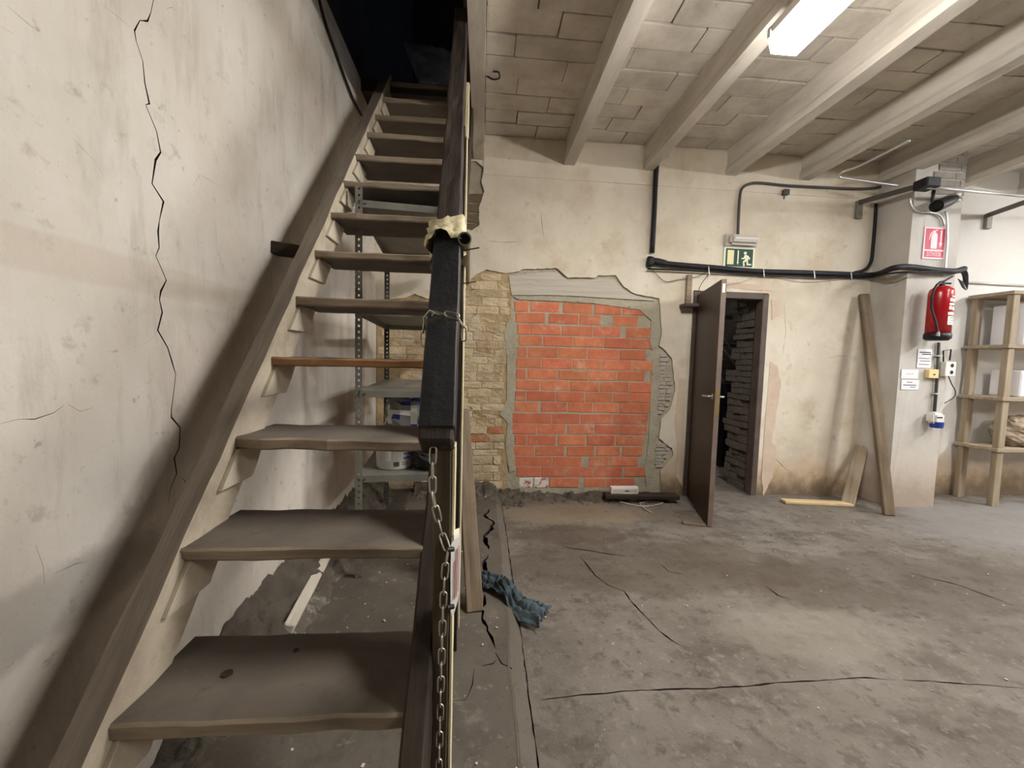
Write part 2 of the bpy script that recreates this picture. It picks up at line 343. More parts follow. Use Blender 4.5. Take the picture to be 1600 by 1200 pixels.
def sheet(name, outer, holes, to3, depth, mats, cracks=(), grid=0, gbox=None, amp=0, parent=None, keep=True):
    """face sheet with openings: holes run right through by 'depth', cracks are grooves with a dark bottom (material 1)"""
    pv = []; ed = []
    def loop(pl):
        b = len(pv); pv.extend(Vector(q) for q in pl); ed.extend((b + i, b + (i + 1) % len(pl)) for i in range(len(pl)))
    loop(outer); allh = list(holes) + list(cracks)
    for h in allh: loop(h)
    if grid:
        x0, y0, x1, y1 = gbox; nx = int((x1 - x0) / grid); ny = int((y1 - y0) / grid)
        for i in range(1, nx):
            for j in range(1, ny):
                q = (x0 + grid * (i + R(-.25, .25)), y0 + grid * (j + R(-.25, .25)))
                if inside(q, outer) and not any(inside(q, h) for h in allh): pv.append(Vector(q))
    V, E, Fc, _, _, _ = delaunay_2d_cdt(pv, ed, [], 0, 1e-6)
    vs = []; fs = []; ix = []
    def h3(q, dd):
        z = amp * (noise.noise(Vector((q[0] * 2.2, q[1] * 2.2, 5))) + .5 * noise.noise(Vector((q[0] * 7, q[1] * 7, 9)))) if amp and grid and (gbox[0] < q[0] < gbox[2] and gbox[1] < q[1] < gbox[3]) else 0
        return to3(q[0], q[1], dd + z)
    for q in V: vs.append(h3(q, 0))
    for f in Fc:
        c = sum((V[i] for i in f), Vector((0, 0))) / len(f)
        if not inside(c, outer): continue
        if any(inside(c, h) for h in holes): continue
        if any(inside(c, h) for h in cracks):
            b = len(vs); vs += [h3(V[i], depth) for i in f]; fs.append(tuple(range(b, b + len(f)))); ix.append(1); continue
        fs.append(tuple(f)); ix.append(0)
    for k, h in enumerate(allh + [outer]):
        b = len(vs); n = len(h)
        vs += [h3(q, 0) for q in h] + [h3(q, depth) for q in h]
        fs += [(b + i, b + (i + 1) % n, b + n + (i + 1) % n, b + n + i) for i in range(n)]
        ix += [2 if (k < len(holes) and len(mats) > 2) else (1 if len(holes) <= k < len(allh) else 0)] * n
    return mesh_obj(name, vs, fs, mats, parent, False, ix, keep)
def text(name, s, size, M4, mat, parent, d=.0006, sx=1):
    c = bpy.data.curves.new(name, 'FONT'); c.body = s; c.size = size; c.extrude = d; c.align_x = 'CENTER'; c.align_y = 'CENTER'
    t = bpy.data.objects.new('tmp', c); COL.objects.link(t)
    me = bpy.data.meshes.new_from_object(t.evaluated_get(bpy.context.evaluated_depsgraph_get())); bpy.data.objects.remove(t); bpy.data.curves.remove(c)
    me.materials.clear(); me.materials.append(M[mat])
    if sx != 1:
        for v in me.vertices: v.co.x *= sx
    return link(name, me, M4, parent)
FACE = Matrix(((1, 0, 0), (0, 0, -1), (0, 1, 0)))          # local X right, local Y up, local Z towards -Y (off the back wall)
def wallM(p): m = FACE.to_4x4(); m.translation = Vector(p); return m

# ================================================================== SETTING
XL, D, XR, YF = -.98, 3.70, 8.4, -3.6
ZB, ZC, ZU = 3.127, 3.352, 3.47       # joist underside, ceiling blocks, upper floor
def pxy(l, f): return [f(*q) for q in l]
# --- left wall with its cracks
def LW(px, py): p = onX(px, py, XL); return (p.y, p.z)
cr = [ribbon(pxy([(241, -25), (240, 0), (236, 20), (231, 33), (219, 32), (211, 48), (214, 65), (224, 95), (227, 130), (234, 162), (228, 164), (245, 205), (251, 238), (243, 250), (238, 287), (256, 315), (249, 345), (247, 362), (249, 387), (244, 400), (252, 418), (260, 438), (251, 455), (249, 468), (254, 488), (247, 516), (262, 543), (275, 585), (272, 612), (268, 640), (268, 652), (281, 668), (280, 700), (273, 716), (277, 740), (267, 765), (264, 785)], LW), .0058)]
for pl, wd in (([(0, 662), (30, 655), (55, 655), (85, 645), (101, 633)], .0026), ([(106, 632), (126, 643), (145, 637)], .0024), ([(157, 4), (180, 22), (204, 42)], .0016), ([(113, 215), (128, 230), (148, 250), (162, 275)], .0016),
               ([(8, 8), (40, 35), (62, 52)], .0018), ([(0, 42), (18, 52)], .0018), ([(305, 270), (325, 280), (345, 292)], .0014), ([(282, 745), (289, 752), (291, 778)], .003), ([(55, 852), (67, 885), (70, 912)], .0028),
               ([(140, 877), (120, 881), (85, 897)], .002), ([(280, 0), (286, 5)], .004), ([(220, 541), (236, 530), (244, 520)], .0014), ([(259, 14), (268, 11), (274, 18)], .003), ([(318, 988), (318, 965), (313, 955)], .003)):
    cr.append(ribbon(pxy(pl, LW), wd))
ZE = onX(510, 0, XL).z
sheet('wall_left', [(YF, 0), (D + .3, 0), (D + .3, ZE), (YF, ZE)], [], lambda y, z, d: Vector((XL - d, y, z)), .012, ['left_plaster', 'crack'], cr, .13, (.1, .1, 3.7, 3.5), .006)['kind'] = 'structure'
# --- back wall: plaster coat over masonry, with the doorway
def BW(px, py): p = onY(px, py, D); return (p.x, p.z)
dl = onY(1083, 465, D).x; dr = onY(1201, 470, D).x - .01; dt = onY(1165, 457, D).z
door_hole = [(dl, -.02), (dl, dt), (dr, dt), (dr, -.02)]
broken = pxy([(606, 468), (630, 466), (648, 459), (665, 466), (700, 470), (722, 462), (731, 440), (745, 428), (760, 421), (790, 427), (812, 424), (815, 421), (870, 419), (880, 428), (887, 434), (930, 434), (935, 430), (962, 430), (975, 448), (990, 458), (1010, 463), (1030, 466), (1032, 485), (1034, 520), (1030, 540), (1040, 548), (1050, 560), (1052, 578), (1055, 608), (1047, 640), (1033, 655), (1030, 685), (1038, 692), (1050, 700), (1052, 712), (1042, 724), (1032, 735), (1033, 772)], BW)
broken = broken + [(broken[-1][0], -.02), (-1.0, -.02), (-1.0, broken[0][1])]
patch = pxy([(700, 250), (745, 252), (757, 263), (752, 283), (757, 300), (748, 325), (749, 352), (737, 360), (718, 356), (700, 360)], BW)
def rag_edge(pl, a):
    out = []
    for i in range(len(pl)):
        p, q = Vector(pl[i]), Vector(pl[(i + 1) % len(pl)]); k = max(1, int((q - p).length / .03)) if (q - p).length < .5 else 1
        for j in range(k): out.append(tuple(p.lerp(q, j / k) + (Vector((R(-a, a), R(-a, a))) if j else Vector((0, 0)))))
    return out
broken = rag_edge(broken, .004); patch = rag_edge(patch, .004)
cb = [ribbon(pxy(pl, BW), wd) for pl, wd in (([(845, 330), (848, 360), (850, 372)], .003), ([(1225, 472), (1228, 520), (1222, 560)], .0025), ([(1210, 715), (1230, 735), (1250, 742)], .004), ([(1295, 560), (1310, 556), (1325, 557)], .003), ([(760, 376), (790, 379), (815, 377)], .0025))]
wb = mesh_obj('wall_back', *(lambda s: (s.v, s.f))(MB().box(((XL - .2 + dl) / 2, D + .2, 1.7), (dl - XL + .2, .36, 3.5)).box(((dr + XR) / 2, D + .2, 1.7), (XR - dr, .36, 3.5)).box(((dl + dr) / 2, D + .2, (dt + 3.45) / 2), (dr - dl, .36, 3.45 - dt))), 'mortar', keep=True)
wb['kind'] = 'structure'
sheet('plaster_coat', [(XL, -.02), (XL, 3.45), (XR, 3.45), (XR, -.02)], [broken, patch] + [rag_edge(door_hole[:], 0)][:1] if False else [broken, patch, door_hole], lambda x, z, d: Vector((x, D + d, z)), .02, ['back_plaster', 'crack', 'edge_plaster'], cb, .16, (-.9, .05, 6.5, 3.3), .005, wb)
def rough_block(name, mat, x0, x1, z0, z1, y, dep, parent, am=.003, n=(3, 2), meshes={}, key=None):
    """one brick or stone, slightly out of true; a few meshes are shared between alike ones"""
    key = (key or name, mat, random.randrange(7)); w_, h_ = x1 - x0, z1 - z0
    if key not in meshes:
        bm = bmesh.new(); bmesh.ops.create_cube(bm, size=1)
        bmesh.ops.bevel(bm, geom=bm.edges[:], offset=.035, segments=1, affect='EDGES')
        if key[0] == 'old': bmesh.ops.subdivide_edges(bm, edges=bm.edges[:], cuts=2, use_grid_fill=True)
        for v in bm.verts:
            if key[0] == 'old': v.co.y += noise.noise(v.co * 5 + Vector((key[2] * 3.7, 1, 0))) * .07
            q = noise.noise_vector(v.co * 2.3 + Vector((key[2] * 9.1, 0, 0))); v.co.x += q.x * am * 4; v.co.z += q.z * am * 10; v.co.y += q.y * am * 3
        me = bpy.data.meshes.new(name); bm.to_mesh(me); bm.free(); me.materials.append(M[mat]); meshes[key] = me
    m4 = Matrix.Translation(((x0 + x1) / 2, y + dep / 2, (z0 + z1) / 2)) @ Matrix.Rotation(R(-.006, .006), 4, 'Y') @ Matrix.Diagonal((w_, dep, h_, 1))
    return link(name, meshes[key], m4, parent)
# red infill bricks, course by course (zoomed pixel columns of each brick)
rows = ['65-200 215-495 525-810 830-1085 1095-1385', '75-365 395-680 690-895 1010-1250', '100-225 230-520 525-820 825-1090 1140-1390', '110-345 350-640 645-930 935-1190 1195-1420', '100-200 205-500 505-775 780-1080 1085-1340',
        '95-340 345-635 640-920 925-1210 1215-1440', '95-195 205-500 505-795 800-1070 1075-1340 1390-1440', '95-335 340-620 625-905 910-1190 1195-1440', '95-200 205-490 495-770 775-1040 1045-1190 1195-1420', '90-320 345-600 605-850 855-1100 1105-1400',
        '20-455 460-730 735-1045 1050-1390', '40-315 320-590 610-870 875-1110 1115-1385', '100-220 225-500 520-790 805-1075 1085-1360', '95-300 305-590 610-880 900-1130 1150-1350', '95-470 475-760 830-1040 1045-1310', '125-370 370-600 605-880 885-1165 1180-1400', '150-290 300-440 450-740 790-1010 1015-1280']
rz1 = onY(804, 469, D).z; rz0 = onY(804, 763, D).z; ph = (rz1 - rz0) / 17
for k, row in enumerate(rows):
    zt = rz1 - k * ph - R(0, .006)
    for s in row.split():
        a, b = [int(u) for u in s.split('-')]
        xa = onY(790 + a / 6.154, 610, D).x; xb = onY(790 + b / 6.154, 610, D).x
        rough_block('brick', 'white_brick' if (k == 16 and b < 445) else 'red_brick', xa + .002, xb - .002, zt - ph + R(.004, .009), zt - R(.002, .005), D + .0145 + R(-.003, .003), .08, wb, .0045, key='red')
MB().prism(rag_edge([(-.97, 0), (onY(796, 600, D).x, 0), (onY(796, 600, D).x, 2.14), (-.97, 2.14)], .0), lambda x, z: (x, D + .0125, z), (0, .05, 0)).make('old_mortar_bed', ['old_mortar'], wb, keep=True)
# old yellow masonry beside it, worn and smeared higher up
zc = .06; k = 0
while zc < 2.1:
    h = R(.062, .088); x = -.98 + R(0, .12)
    right_lim = onY(793, 600, D).x - (.02 if zc < 1.25 else 0) + R(-.03, .01)
    zt2 = zc + h
    while x < right_lim - .05:
        L = min(R(.14, .27), right_lim - x)
        if L > .05 and inside((x + L / 2, zc + h / 2), broken) and inside((x + L / 2, zt2 + .01), broken):
            low = zc < .62
            m = 'rust_brick' if random.random() < (.14 if low else .03) else 'old_brick'
            rough_block('worn_brick', m, x + (.006 if low else .003), x + L - (.006 if low else .003), zc + (.006 if low else .003), zc + h - .004, D + (R(.0, .010) if low else R(.007, .013)), .08, wb, .010, key='old')
        x += L
    zc += h; k += 1
# pale lintel over the infill, mortar bands, small stones on the right
def slab_px(name, pts, mat, y, th, bev=.003):
    poly = rag_edge(pxy(pts, BW), .003); return MB().prism(poly, lambda x, z: (x, y, z), (0, th, 0)).make(name, [mat], wb, bevel=0)
slab_px('lintel', [(795, 430), (870, 424), (888, 438), (960, 435), (975, 453), (995, 462), (1024, 470), (925, 464), (870, 461), (800, 461)], 'lintel', D + .006, .05)
slab_px('mortar_band', [(795, 498), (803, 512), (803, 560), (804, 610), (800, 640), (802, 690), (806, 735), (796, 738), (790, 700), (793, 660), (781, 648), (792, 625), (792, 560), (788, 520)], 'mortar', D + .006, .05)
slab_px('mortar_band', [(802, 463), (860, 466), (925, 470), (1026, 478), (1031, 512), (1027, 540), (1020, 548), (1016, 530), (1018, 500), (1000, 484), (930, 474), (866, 470), (812, 468)], 'mortar', D + .007, .05)
slab_px('mortar_band', [(1020, 560), (1031, 558), (1034, 590), (1026, 620), (1028, 660), (1022, 700), (1020, 745), (1010, 760), (1008, 735), (1014, 690), (1016, 640)], 'mortar', D + .007, .05)
zc = .1
while zc < 1.5:
    h = R(.025, .05); x = onY(1029, 600, D).x + R(0, .02)
    while x < 1.85:
        L = R(.05, .11)
        if inside((x + L * .5, zc + h / 2), broken) and inside((x + L, zc + h / 2), broken): rough_block('stone', 'lintel', x, x + L - .006, zc, zc + h - .006, D + R(.002, .012), .06, wb, .012, key='st')
        x += L
    zc += h
for z0 in (2.74, 2.83, 2.92, 3.01): rough_block('worn_brick', 'leaner', -.18 + R(-.03, .03), R(.02, .06) - .03, z0 - .26, z0 - .18, D + .008, .06, wb, .01, key='old')
MB().prism(rag_edge([(-.02, 3.0), (3.82, 2.985), (3.82, 3.34), (-.02, 3.34)], .003), lambda x, z: (x, D - .007, z), (0, .02, 0)).make('plaster_band', ['back_plaster'], wb, keep=True)
# repair patches round the door frame
for pts in ([(1205, 468), (1214, 470), (1219, 484), (1216, 495), (1206, 500)], [(1203, 565), (1214, 572), (1220, 600), (1212, 650), (1205, 690), (1213, 700), (1207, 745), (1192, 775), (1190, 740), (1196, 650)], [(1135, 440), (1170, 444), (1204, 447), (1206, 455), (1160, 452), (1135, 449)], [(1062, 590), (1070, 592), (1066, 760), (1056, 745), (1058, 690), (1054, 660)]):
    MB().prism(rag_edge(pxy(pts, BW), .006), lambda x, z: (x, D - .005, z), (0, .012, 0)).make('repair_patch', ['pinkrepair'], wb)
# --- other walls, all closed
MB().box((XR + .1, 0, 1.75), (.2, 8, 3.5)).make('wall_right', ['back_plaster'], keep=True)['kind'] = 'structure'
MB().box((3.6, YF - .1, 1.75), (9.8, .2, 3.5)).make('wall_front', ['dim'], keep=True)['kind'] = 'structure'
# --- pillar
PY = 3.36; px0, px1 = onY(1407, 550, PY).x, onY(1481, 550, PY).x
pil = sheet('wall_pillar', [(px0, -.02), (px0, 3.4), (px1, 3.4), (px1, -.02)], [], lambda x, z, d: Vector((x, PY + d, z)), D - PY, ['pillar_plaster', 'crack'], [], .13, (px0 + .01, .05, px1 - .01, 3.3), .006)
pil['kind'] = 'structure'
for r_ in range(6):
    z0 = 2.92 + r_ * .07; x = px0 + .22 + (0 if r_ % 2 else -.05)
    while x < px1 - .03:
        L = min(.22, px1 + .01 - x); rough_block('brick', 'grey_brick', x, x + L - .008, z0, z0 + .06, PY - .008, .05, pil, .01, key='pb'); x += L
# --- floor
def FL(px, py): p = onZ(px, py, 0); return (p.x, p.y)
cf = [ribbon([(.209 + .016 * noise.noise(Vector((4, y * .35 * 6, 0))), y * .35) for y in range(2, 11)], .006)] + [ribbon(pxy(pl, FL), wd) for pl, wd in (([(905, 868), (930, 900), (950, 915), (975, 925), (985, 940), (1010, 965), (1030, 985), (1050, 1000), (1078, 1017)], .009), ([(845, 1092), (920, 1085), (1000, 1080), (1100, 1075), (1200, 1068), (1340, 1060), (1400, 1062)], .007), ([(1410, 1062), (1500, 1068), (1600, 1075)], .006),
      ([(880, 855), (930, 862), (980, 868)], .012), ([(1030, 880), (1045, 893), (1070, 898)], .012), ([(1195, 915), (1215, 930), (1240, 937)], .012), ([(1420, 895), (1500, 915), (1590, 950)], .012))]
sheet('floor', [(XL - .2, YF), (XR, YF), (XR, 6.4), (XL - .2, 6.4)], [], lambda x, y, d: Vector((x, y, -d)), .010, ['floor', 'floor_crack'], cf, .10, (.0, .7, 6.5, 4.0), .007)['kind'] = 'structure'
# --- raised cement strip along the stair, with its broken edge
ZK = .055
def KB(px, py): p = onZ(px, py, ZK); return (p.x, p.y)
ck = [ribbon(pxy(pl, KB), wd) for pl, wd in (([(765, 795), (757, 806), (772, 818), (764, 830), (756, 838), (764, 858)], .030), ([(763, 866), (757, 880), (760, 900), (754, 915)], .024), ([(757, 930), (753, 950), (756, 972), (768, 995), (774, 1012)], .024), ([(774, 1018), (784, 1036), (800, 1044)], .014), ([(752, 1040), (770, 1036), (776, 1030)], .012), ([(741, 1044), (738, 1070), (728, 1094), (706, 1096)], .008), ([(750, 1019), (765, 1028)], .006))]
eb = [(.150 + .014 * noise.noise(Vector((0, y * 3, 0))) + .008 * noise.noise(Vector((2, y * 14, 0))), y) for y in [YF + .0 + (D - YF) * i / 120 for i in range(121)]]
kb = sheet('trim_1', [(XL, YF)] + eb + [(XL, D)], [], lambda x, y, d: Vector((x, y, ZK - d)), ZK + .01, ['kerb', 'crack'], ck, .09, (-.95, .5, .14, 3.66), .008)
kb['kind'] = 'structure'
vs = []; fs = []
for i, (x, y) in enumerate(eb): vs += [(x - .01, y, ZK + .001), (x + .022, y, ZK - .010 + .006 * noise.noise(Vector((6, y * 9, 0)))), (x + .055 + .014 * noise.noise(Vector((4, y * 6, 0))), y, -.004)]
for i in range(len(eb) - 1):
    for j in (0, 1): fs.append((i * 3 + j, i * 3 + j + 1, i * 3 + j + 4, i * 3 + j + 3))
mesh_obj('trim_2', vs, fs, 'kerb', smooth=True, keep=True)['kind'] = 'structure'
# --- ceiling: slab, blocks and joists
cl = MB().box((4.15, .05, ZC + .10), (8.6, 7.7, .10)).box((-.6, -1.7, ZC + .10), (.9, 4.0, .10)).make('ceiling', ['ceil_gap'], keep=True); cl['kind'] = 'structure'
JX = [-.065 * .9585, .783 * .9585 + .02, 1.59 * .9585, 2.437 * .9585, 3.223 * .9585, 3.9, 4.68, 5.46, 6.24, 7.02, 7.8]
def joist_mb(x, trimmer=False):
    a, b = .05, .036
    prof = [(-a, ZB), (a, ZB), (a, ZB + .05), (b, ZB + .085), (b, ZC - .03), (a, ZC + .06), (-a, ZC + .06), (-b, ZC - .03), (-b, ZB + .085), (-a, ZB + .05)]
    if trimmer: prof = [(-.05, ZB), (.045, ZB), (.045, ZU), (-.05, ZU)]
    ys = [YF, -1.5, 0] + [.4 + i * .25 for i in range(14)] + [D + .01]
    vs = []; fs = []; n = len(prof)
    for y in ys: vs += [(x + p[0] + .003 * noise.noise(Vector((x, y * 4, p[1]))), y, p[1] + .004 * noise.noise(Vector((x * 3, y * 3, p[0] * 9)))) for p in prof]
    for i in range(len(ys) - 1):
        for j in range(n): fs.append((i * n + j, i * n + (j + 1) % n, (i + 1) * n + (j + 1) % n, (i + 1) * n + j))
    fs += [tuple(range(n)), tuple(range((len(ys) - 1) * n, len(ys) * n))[::-1]]
    return MB().add(vs, fs)
for i, x in enumerate(JX): joist_mb(x, i == 0).make('joist', ['joist'], cl, keep=True)
bmesh_block = {}
for i in range(len(JX) - 1):
    xa, xb = JX[i] + (.045 if i == 0 else .037), JX[i + 1] - .037
    y = D; r_ = 0
    ph0 = R(0, .4)
    while y > (1.9 if i < 3 else 1.3):
        d_ = R(.178, .2); cut = xa + (xb - xa) * ((.30 if (r_ % 2) else .66) + R(-.12, .12))
        for u, v in ((xa, cut), (cut, xb)):
            key = random.randrange(6)
            if key not in bmesh_block:
                bm = bmesh.new(); bmesh.ops.create_cube(bm, size=1); bmesh.ops.bevel(bm, geom=bm.edges[:], offset=.03, segments=1, affect='EDGES')
                for q in bm.verts:
                    nv = noise.noise_vector(q.co * 2 + Vector((key * 5.3, 0, 0))); q.co += Vector((nv.x * .012, nv.y * .03, nv.z * .1))
                me = bpy.data.meshes.new('ceiling_block'); bm.to_mesh(me); bm.free(); me.materials.append(M['ceil']); bmesh_block[key] = me
            g1, g2 = R(.002, .012), R(.002, .013)
            link('ceiling_block', bmesh_block[key], Matrix.Translation(((u + v) / 2, y - d_ / 2, ZC + .03 + R(-.006, .007))) @ Matrix.Diagonal((v - u - g1, d_ - g2, .06, 1)), cl)
        y -= d_; r_ += 1
# --- dark upper storey round the stair opening
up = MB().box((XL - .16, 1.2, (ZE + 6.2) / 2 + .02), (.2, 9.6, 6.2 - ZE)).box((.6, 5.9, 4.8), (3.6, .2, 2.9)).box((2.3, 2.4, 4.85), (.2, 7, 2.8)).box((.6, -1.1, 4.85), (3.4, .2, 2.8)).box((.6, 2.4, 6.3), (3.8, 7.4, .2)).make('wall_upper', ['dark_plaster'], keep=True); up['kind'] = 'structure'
MB().box((-.59, 3.66, ZU - .05), (.9, .80, .09)).box((.6, 5.0, ZU - .05), (3.3, 1.9, .09)).make('trim_3', ['dark_wood'], keep=True)['kind'] = 'structure'
M['daylight'] = emit('overcast_daylight_pane', (.55, .66, 1.0), 2.2)
wn = MB().box((2.19, 4.6, 4.6), (.03, 1.0, .06)).box((2.19, 4.6, 5.6), (.03, 1.0, .06)).box((2.19, 4.1, 5.1), (.03, .06, 1.06)).box((2.19, 5.1, 5.1), (.03, .06, 1.06)).make('window_1', ['frame'], keep=True); wn['kind'] = 'structure'
MB().box((2.188, 4.6, 5.1), (.01, .95, .95)).make('pane', ['daylight'], wn, keep=True)
# --- room beyond the doorway
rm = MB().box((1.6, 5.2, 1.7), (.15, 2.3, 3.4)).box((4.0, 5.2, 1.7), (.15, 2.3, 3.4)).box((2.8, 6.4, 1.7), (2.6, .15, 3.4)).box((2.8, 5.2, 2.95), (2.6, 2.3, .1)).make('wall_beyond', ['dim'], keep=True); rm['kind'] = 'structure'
z0 = 0
while z0 < dt + .05:
    h = R(.055, .085); y0 = D + .12
    while y0 < D + .40:
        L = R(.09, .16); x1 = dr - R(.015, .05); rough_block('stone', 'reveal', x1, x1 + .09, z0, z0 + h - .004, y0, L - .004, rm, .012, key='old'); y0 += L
    z0 += h

# ================================================================== STAIRCASE
S = .955
TY = [.864, 1.083, 1.305, 1.545, 1.747, 1.941, 2.138, 2.335, 2.548, 2.765, 2.972, 3.183, 3.39]
TZ = [.500, .788, 1.043, 1.307, 1.563, 1.811, 2.059, 2.303, 2.553, 2.805, 3.045, 3.298, 3.55]
def tab(t, i, d):
    k = max(0, min(len(t) - 2, math.floor(i))); return t[k] + (t[k + 1] - t[k]) * (i - k) if 0 <= i <= 12 else (t[0] + d * i if i < 0 else t[12] + d * (i - 12))
def tY(i): return S * tab(TY, i, .2112)
def tZ(i): return EYE.z + (tab(TZ, i, .2544) - 1.32) * S
SX0, SX1 = -.764, -.150
st = empty('staircase', ((SX0 + SX1) / 2, .4, ZK), 'steep old open wooden staircase rising along the cracked left wall', 'staircase')
dirv = Vector((0, S * .2112, S * .2544)).normalized(); perp = Vector((0, -dirv.z, dirv.y))     # perp: up and towards the camera
def on_line(i, off=0): return Vector((0, S * (.868 + .2108 * i), EYE.z + (.503 - 1.32 + .2540 * i) * S)) + perp * off
def raked(name, xa, xb, o0, o1, i0, i1, mats, seed=0):
    """board with its length along the stair, xa..xb wide, between offsets o0 and o1 from the nosing line"""
    a = on_line(i0, (o0 + o1) / 2); b = on_line(i1, (o0 + o1) / 2); a.x = b.x = (xa + xb) / 2
    return plank(name, a, b, abs(o1 - o0), abs(xb - xa), mats, st, up=(1, 0, 0), seg=60, rough=.004, seed=seed, bev=.006)
ls = raked('stringer', -.833, SX0 + .004, -.135, .012, -1.9, 12.35, ['stringer', 'cleat'], 1)
for f in ls.data.polygons: f.material_index = 1 if f.center.z > .029 else 0
raked('stringer', SX1 - .004, SX1 + .05, -.15, .012, -1.9, 12.35, ['dark_wood'], 2)
for i in range(-2, 13):
    mats = ['tread_red' if i == 3 else 'tread_edge', 'tread']
    dep = .27 if i < 12 else .24; th = R(.032, .038); y = tY(i); z = tZ(i)
    o = plank('tread', (SX0 - .012, y + dep / 2, z - th / 2), (SX1 + .006, y + dep / 2 - .004, z - th / 2), dep, th, mats, st, seg=40, rough=.0035, seed=i + 3, edge=.028 if i in (2, 3) else .012, bev=.006)
    for f in o.data.polygons:                                   # the walked-on face is grimier than the edges
        f.material_index = 1 if abs(f.normal.z) > .8 else 0
    if i == 0:
        for u, v, r_ in ((.16, .13, .013), (.29, .20, .008)): tag(MB().lathe((SX0 + u, y + v, z + .0002), [(r_, -.004), (r_ * .9, .0022), (0, .0022)], 12).make('knot', ['dark_wood'], o), 'dark knot')
    if i < 12:                                                  # cleat that carries the tread, inside the left stringer
        for xs, xe in ((SX0 + .002, SX0 + .018),):
            a, b = z - th, z - th - .105
            def yl(zz, off): return tY(i) + (zz - tZ(i)) * (.2112 / .2544) + off
            poly = [(yl(a, .045), a), (yl(a, .19), a), (yl(b, .20), b), (yl(b, .045), b)]
            MB().prism(poly, lambda yy, zz: (xs, yy, zz), (xe - xs, 0, 0)).make('cleat', ['cleat'], st, bevel=.002)
# handrail: dark timber, rubber sleeve low down
RL = onY(683, 700, .87); RH = onY(721, 25, 2.40)
rdir = (RH - RL).normalized(); rup = Vector((0, -rdir.z, rdir.y))
rail = plank('handrail', RL, RH, .074, .075, ['dark_wood'], st, up=rup, seg=40, rough=.004, seed=9, bev=.006); tag(rail, 'dark timber handrail')
def rail_at(py):
    lo, hi = 0, (RH - RL).length
    for _ in range(40):
        m = (lo + hi) / 2; p = RL + rdir * m - EYE
        c = Vector((p.x * x_[0] + p.y * n_[0] - p.z * v_[0], p.x * x_[1] + p.y * n_[1] - p.z * v_[1], p.x * x_[2] + p.y * n_[2] - p.z * v_[2]))
        if 600 + F * c.y / c.z > py: lo = m
        else: hi = m
    return RL + rdir * lo
ra, rb = rail_at(680), rail_at(392)
sl = plank('rubber_sleeve', ra + rup * .003, rb + rup * .003, .080, .078, ['rubber'], rail, up=rup, seg=30, rough=.0016, seed=4, bev=.004); tag(sl, 'black rubber sleeve')
# posts
def post(name, x0, x1, y0, y1, z0, z1, mat, rough=.002): return plank(name, ((x0 + x1) / 2, (y0 + y1) / 2, z0), ((x0 + x1) / 2, (y0 + y1) / 2, z1), x1 - x0, y1 - y0, mat, st, up=(0, -1, 0), seg=20, rough=rough, bev=.003, seed=R(0, 9))
a = onY(677, 900, .885); b = onY(703, 900, .885)
post('post', a.x, b.x, .885, .945, ZK, RL.z + .02, 'post')
post('batten', b.x + .0015, b.x + .0075, .89, .94, ZK, RL.z + .0, 'pale_edge', .001)  # pale strip added as the lamplit right edge of the post
a = onY(707, 800, 1.62); b = onY(717, 800, 1.62)
post('post', a.x, b.x, 1.62, 1.66, ZK, 2.24, 'dark_wood')
post('batten', b.x + .0015, b.x + .009, 1.62, 1.66, ZK + .1, 2.2, 'pale_edge', .001)  # same for the rear post: its lit edge built as a pale strip
a = onY(727, 170, 2.6); b = onY(733, 170, 2.6)
post('post', a.x, b.x, 2.6, 2.64, onY(730, 214, 2.6).z, onY(730, 128, 2.6).z, 'pale_edge')
# bracket that ties the stringer to the wall
p = onX(428, 388, XL)
plank('wall_bracket', (XL - .01, p.y, p.z), (-.82, p.y + .05, p.z - .01), .07, .055, ['dark_wood'], st, seg=6, rough=.004)
# sloping board at the stair foot under the right stringer (stair sole block)
# ------------------------------------------------------------------ chain
def link_mesh(L, Wd, r):
    mb = MB(); pts = []; h = L / 2 - Wd / 2
    for k in range(16):
        a = 2 * math.pi * k / 16; pts.append(Vector((math.copysign(h, math.cos(a)) if abs(math.cos(a)) > .01 else 0, 0, 0)) + Vector((Wd / 2 * math.cos(a), Wd / 2 * math.sin(a), 0)))
    n = 6; vs = []; fs = []
    for i, q in enumerate(pts):
        t = (pts[(i + 1) % 16] - pts[i - 1]).normalized(); u = Vector((0, 0, 1)); w2 = t.cross(u)
        vs += [q + (u * math.sin(b) + w2 * math.cos(b)) * r for b in [2 * math.pi * j / n for j in range(n)]]
    for i in range(16):
        for j in range(n): fs.append((i * n + j, i * n + (j + 1) % n, ((i + 1) % 16) * n + (j + 1) % n, ((i + 1) % 16) * n + j))
    me = bpy.data.meshes.new('link'); me.from_pydata(vs, [], fs); me.materials.append(M['chrome']); me.polygons.foreach_set('use_smooth', [True] * len(fs)); return me
LK = link_mesh(.039, .0145, .0020)
def chain(name, pts, label, pitch=.0335, roll0=0):
    pts = catmull([Vector(p) for p in pts], 12); t = empty(name, pts[-1], label, 'chain')
    d = 0; nxt = pitch / 2; k = 0
    for a, b in zip(pts, pts[1:]):
        L = (b - a).length
        while d + L >= nxt:
            p = a.lerp(b, (nxt - d) / L); ax = (b - a).normalized()
            up = Vector((0, -1, .15)) if abs(ax.y) < .8 else Vector((0, 0, 1))
            m = frame(p, p + ax, up) @ Matrix.Rotation(roll0 + (k % 2) * math.pi / 2 + R(-.2, .2), 4, 'X'); link('link', LK, m, t); k += 1; nxt += pitch
        d += L
    return t
yc = .868
chain('chain', [onY(x, y, yc - (.0 if y < 860 else .012)) for x, y in ((677, 700), (676, 740), (677, 775), (682, 800), (691, 835), (699, 862), (696, 885), (693, 930), (691, 990), (689, 1060), (687, 1140), (685, 1230))], 'galvanised chain hanging straight down the front of the stair newel post')
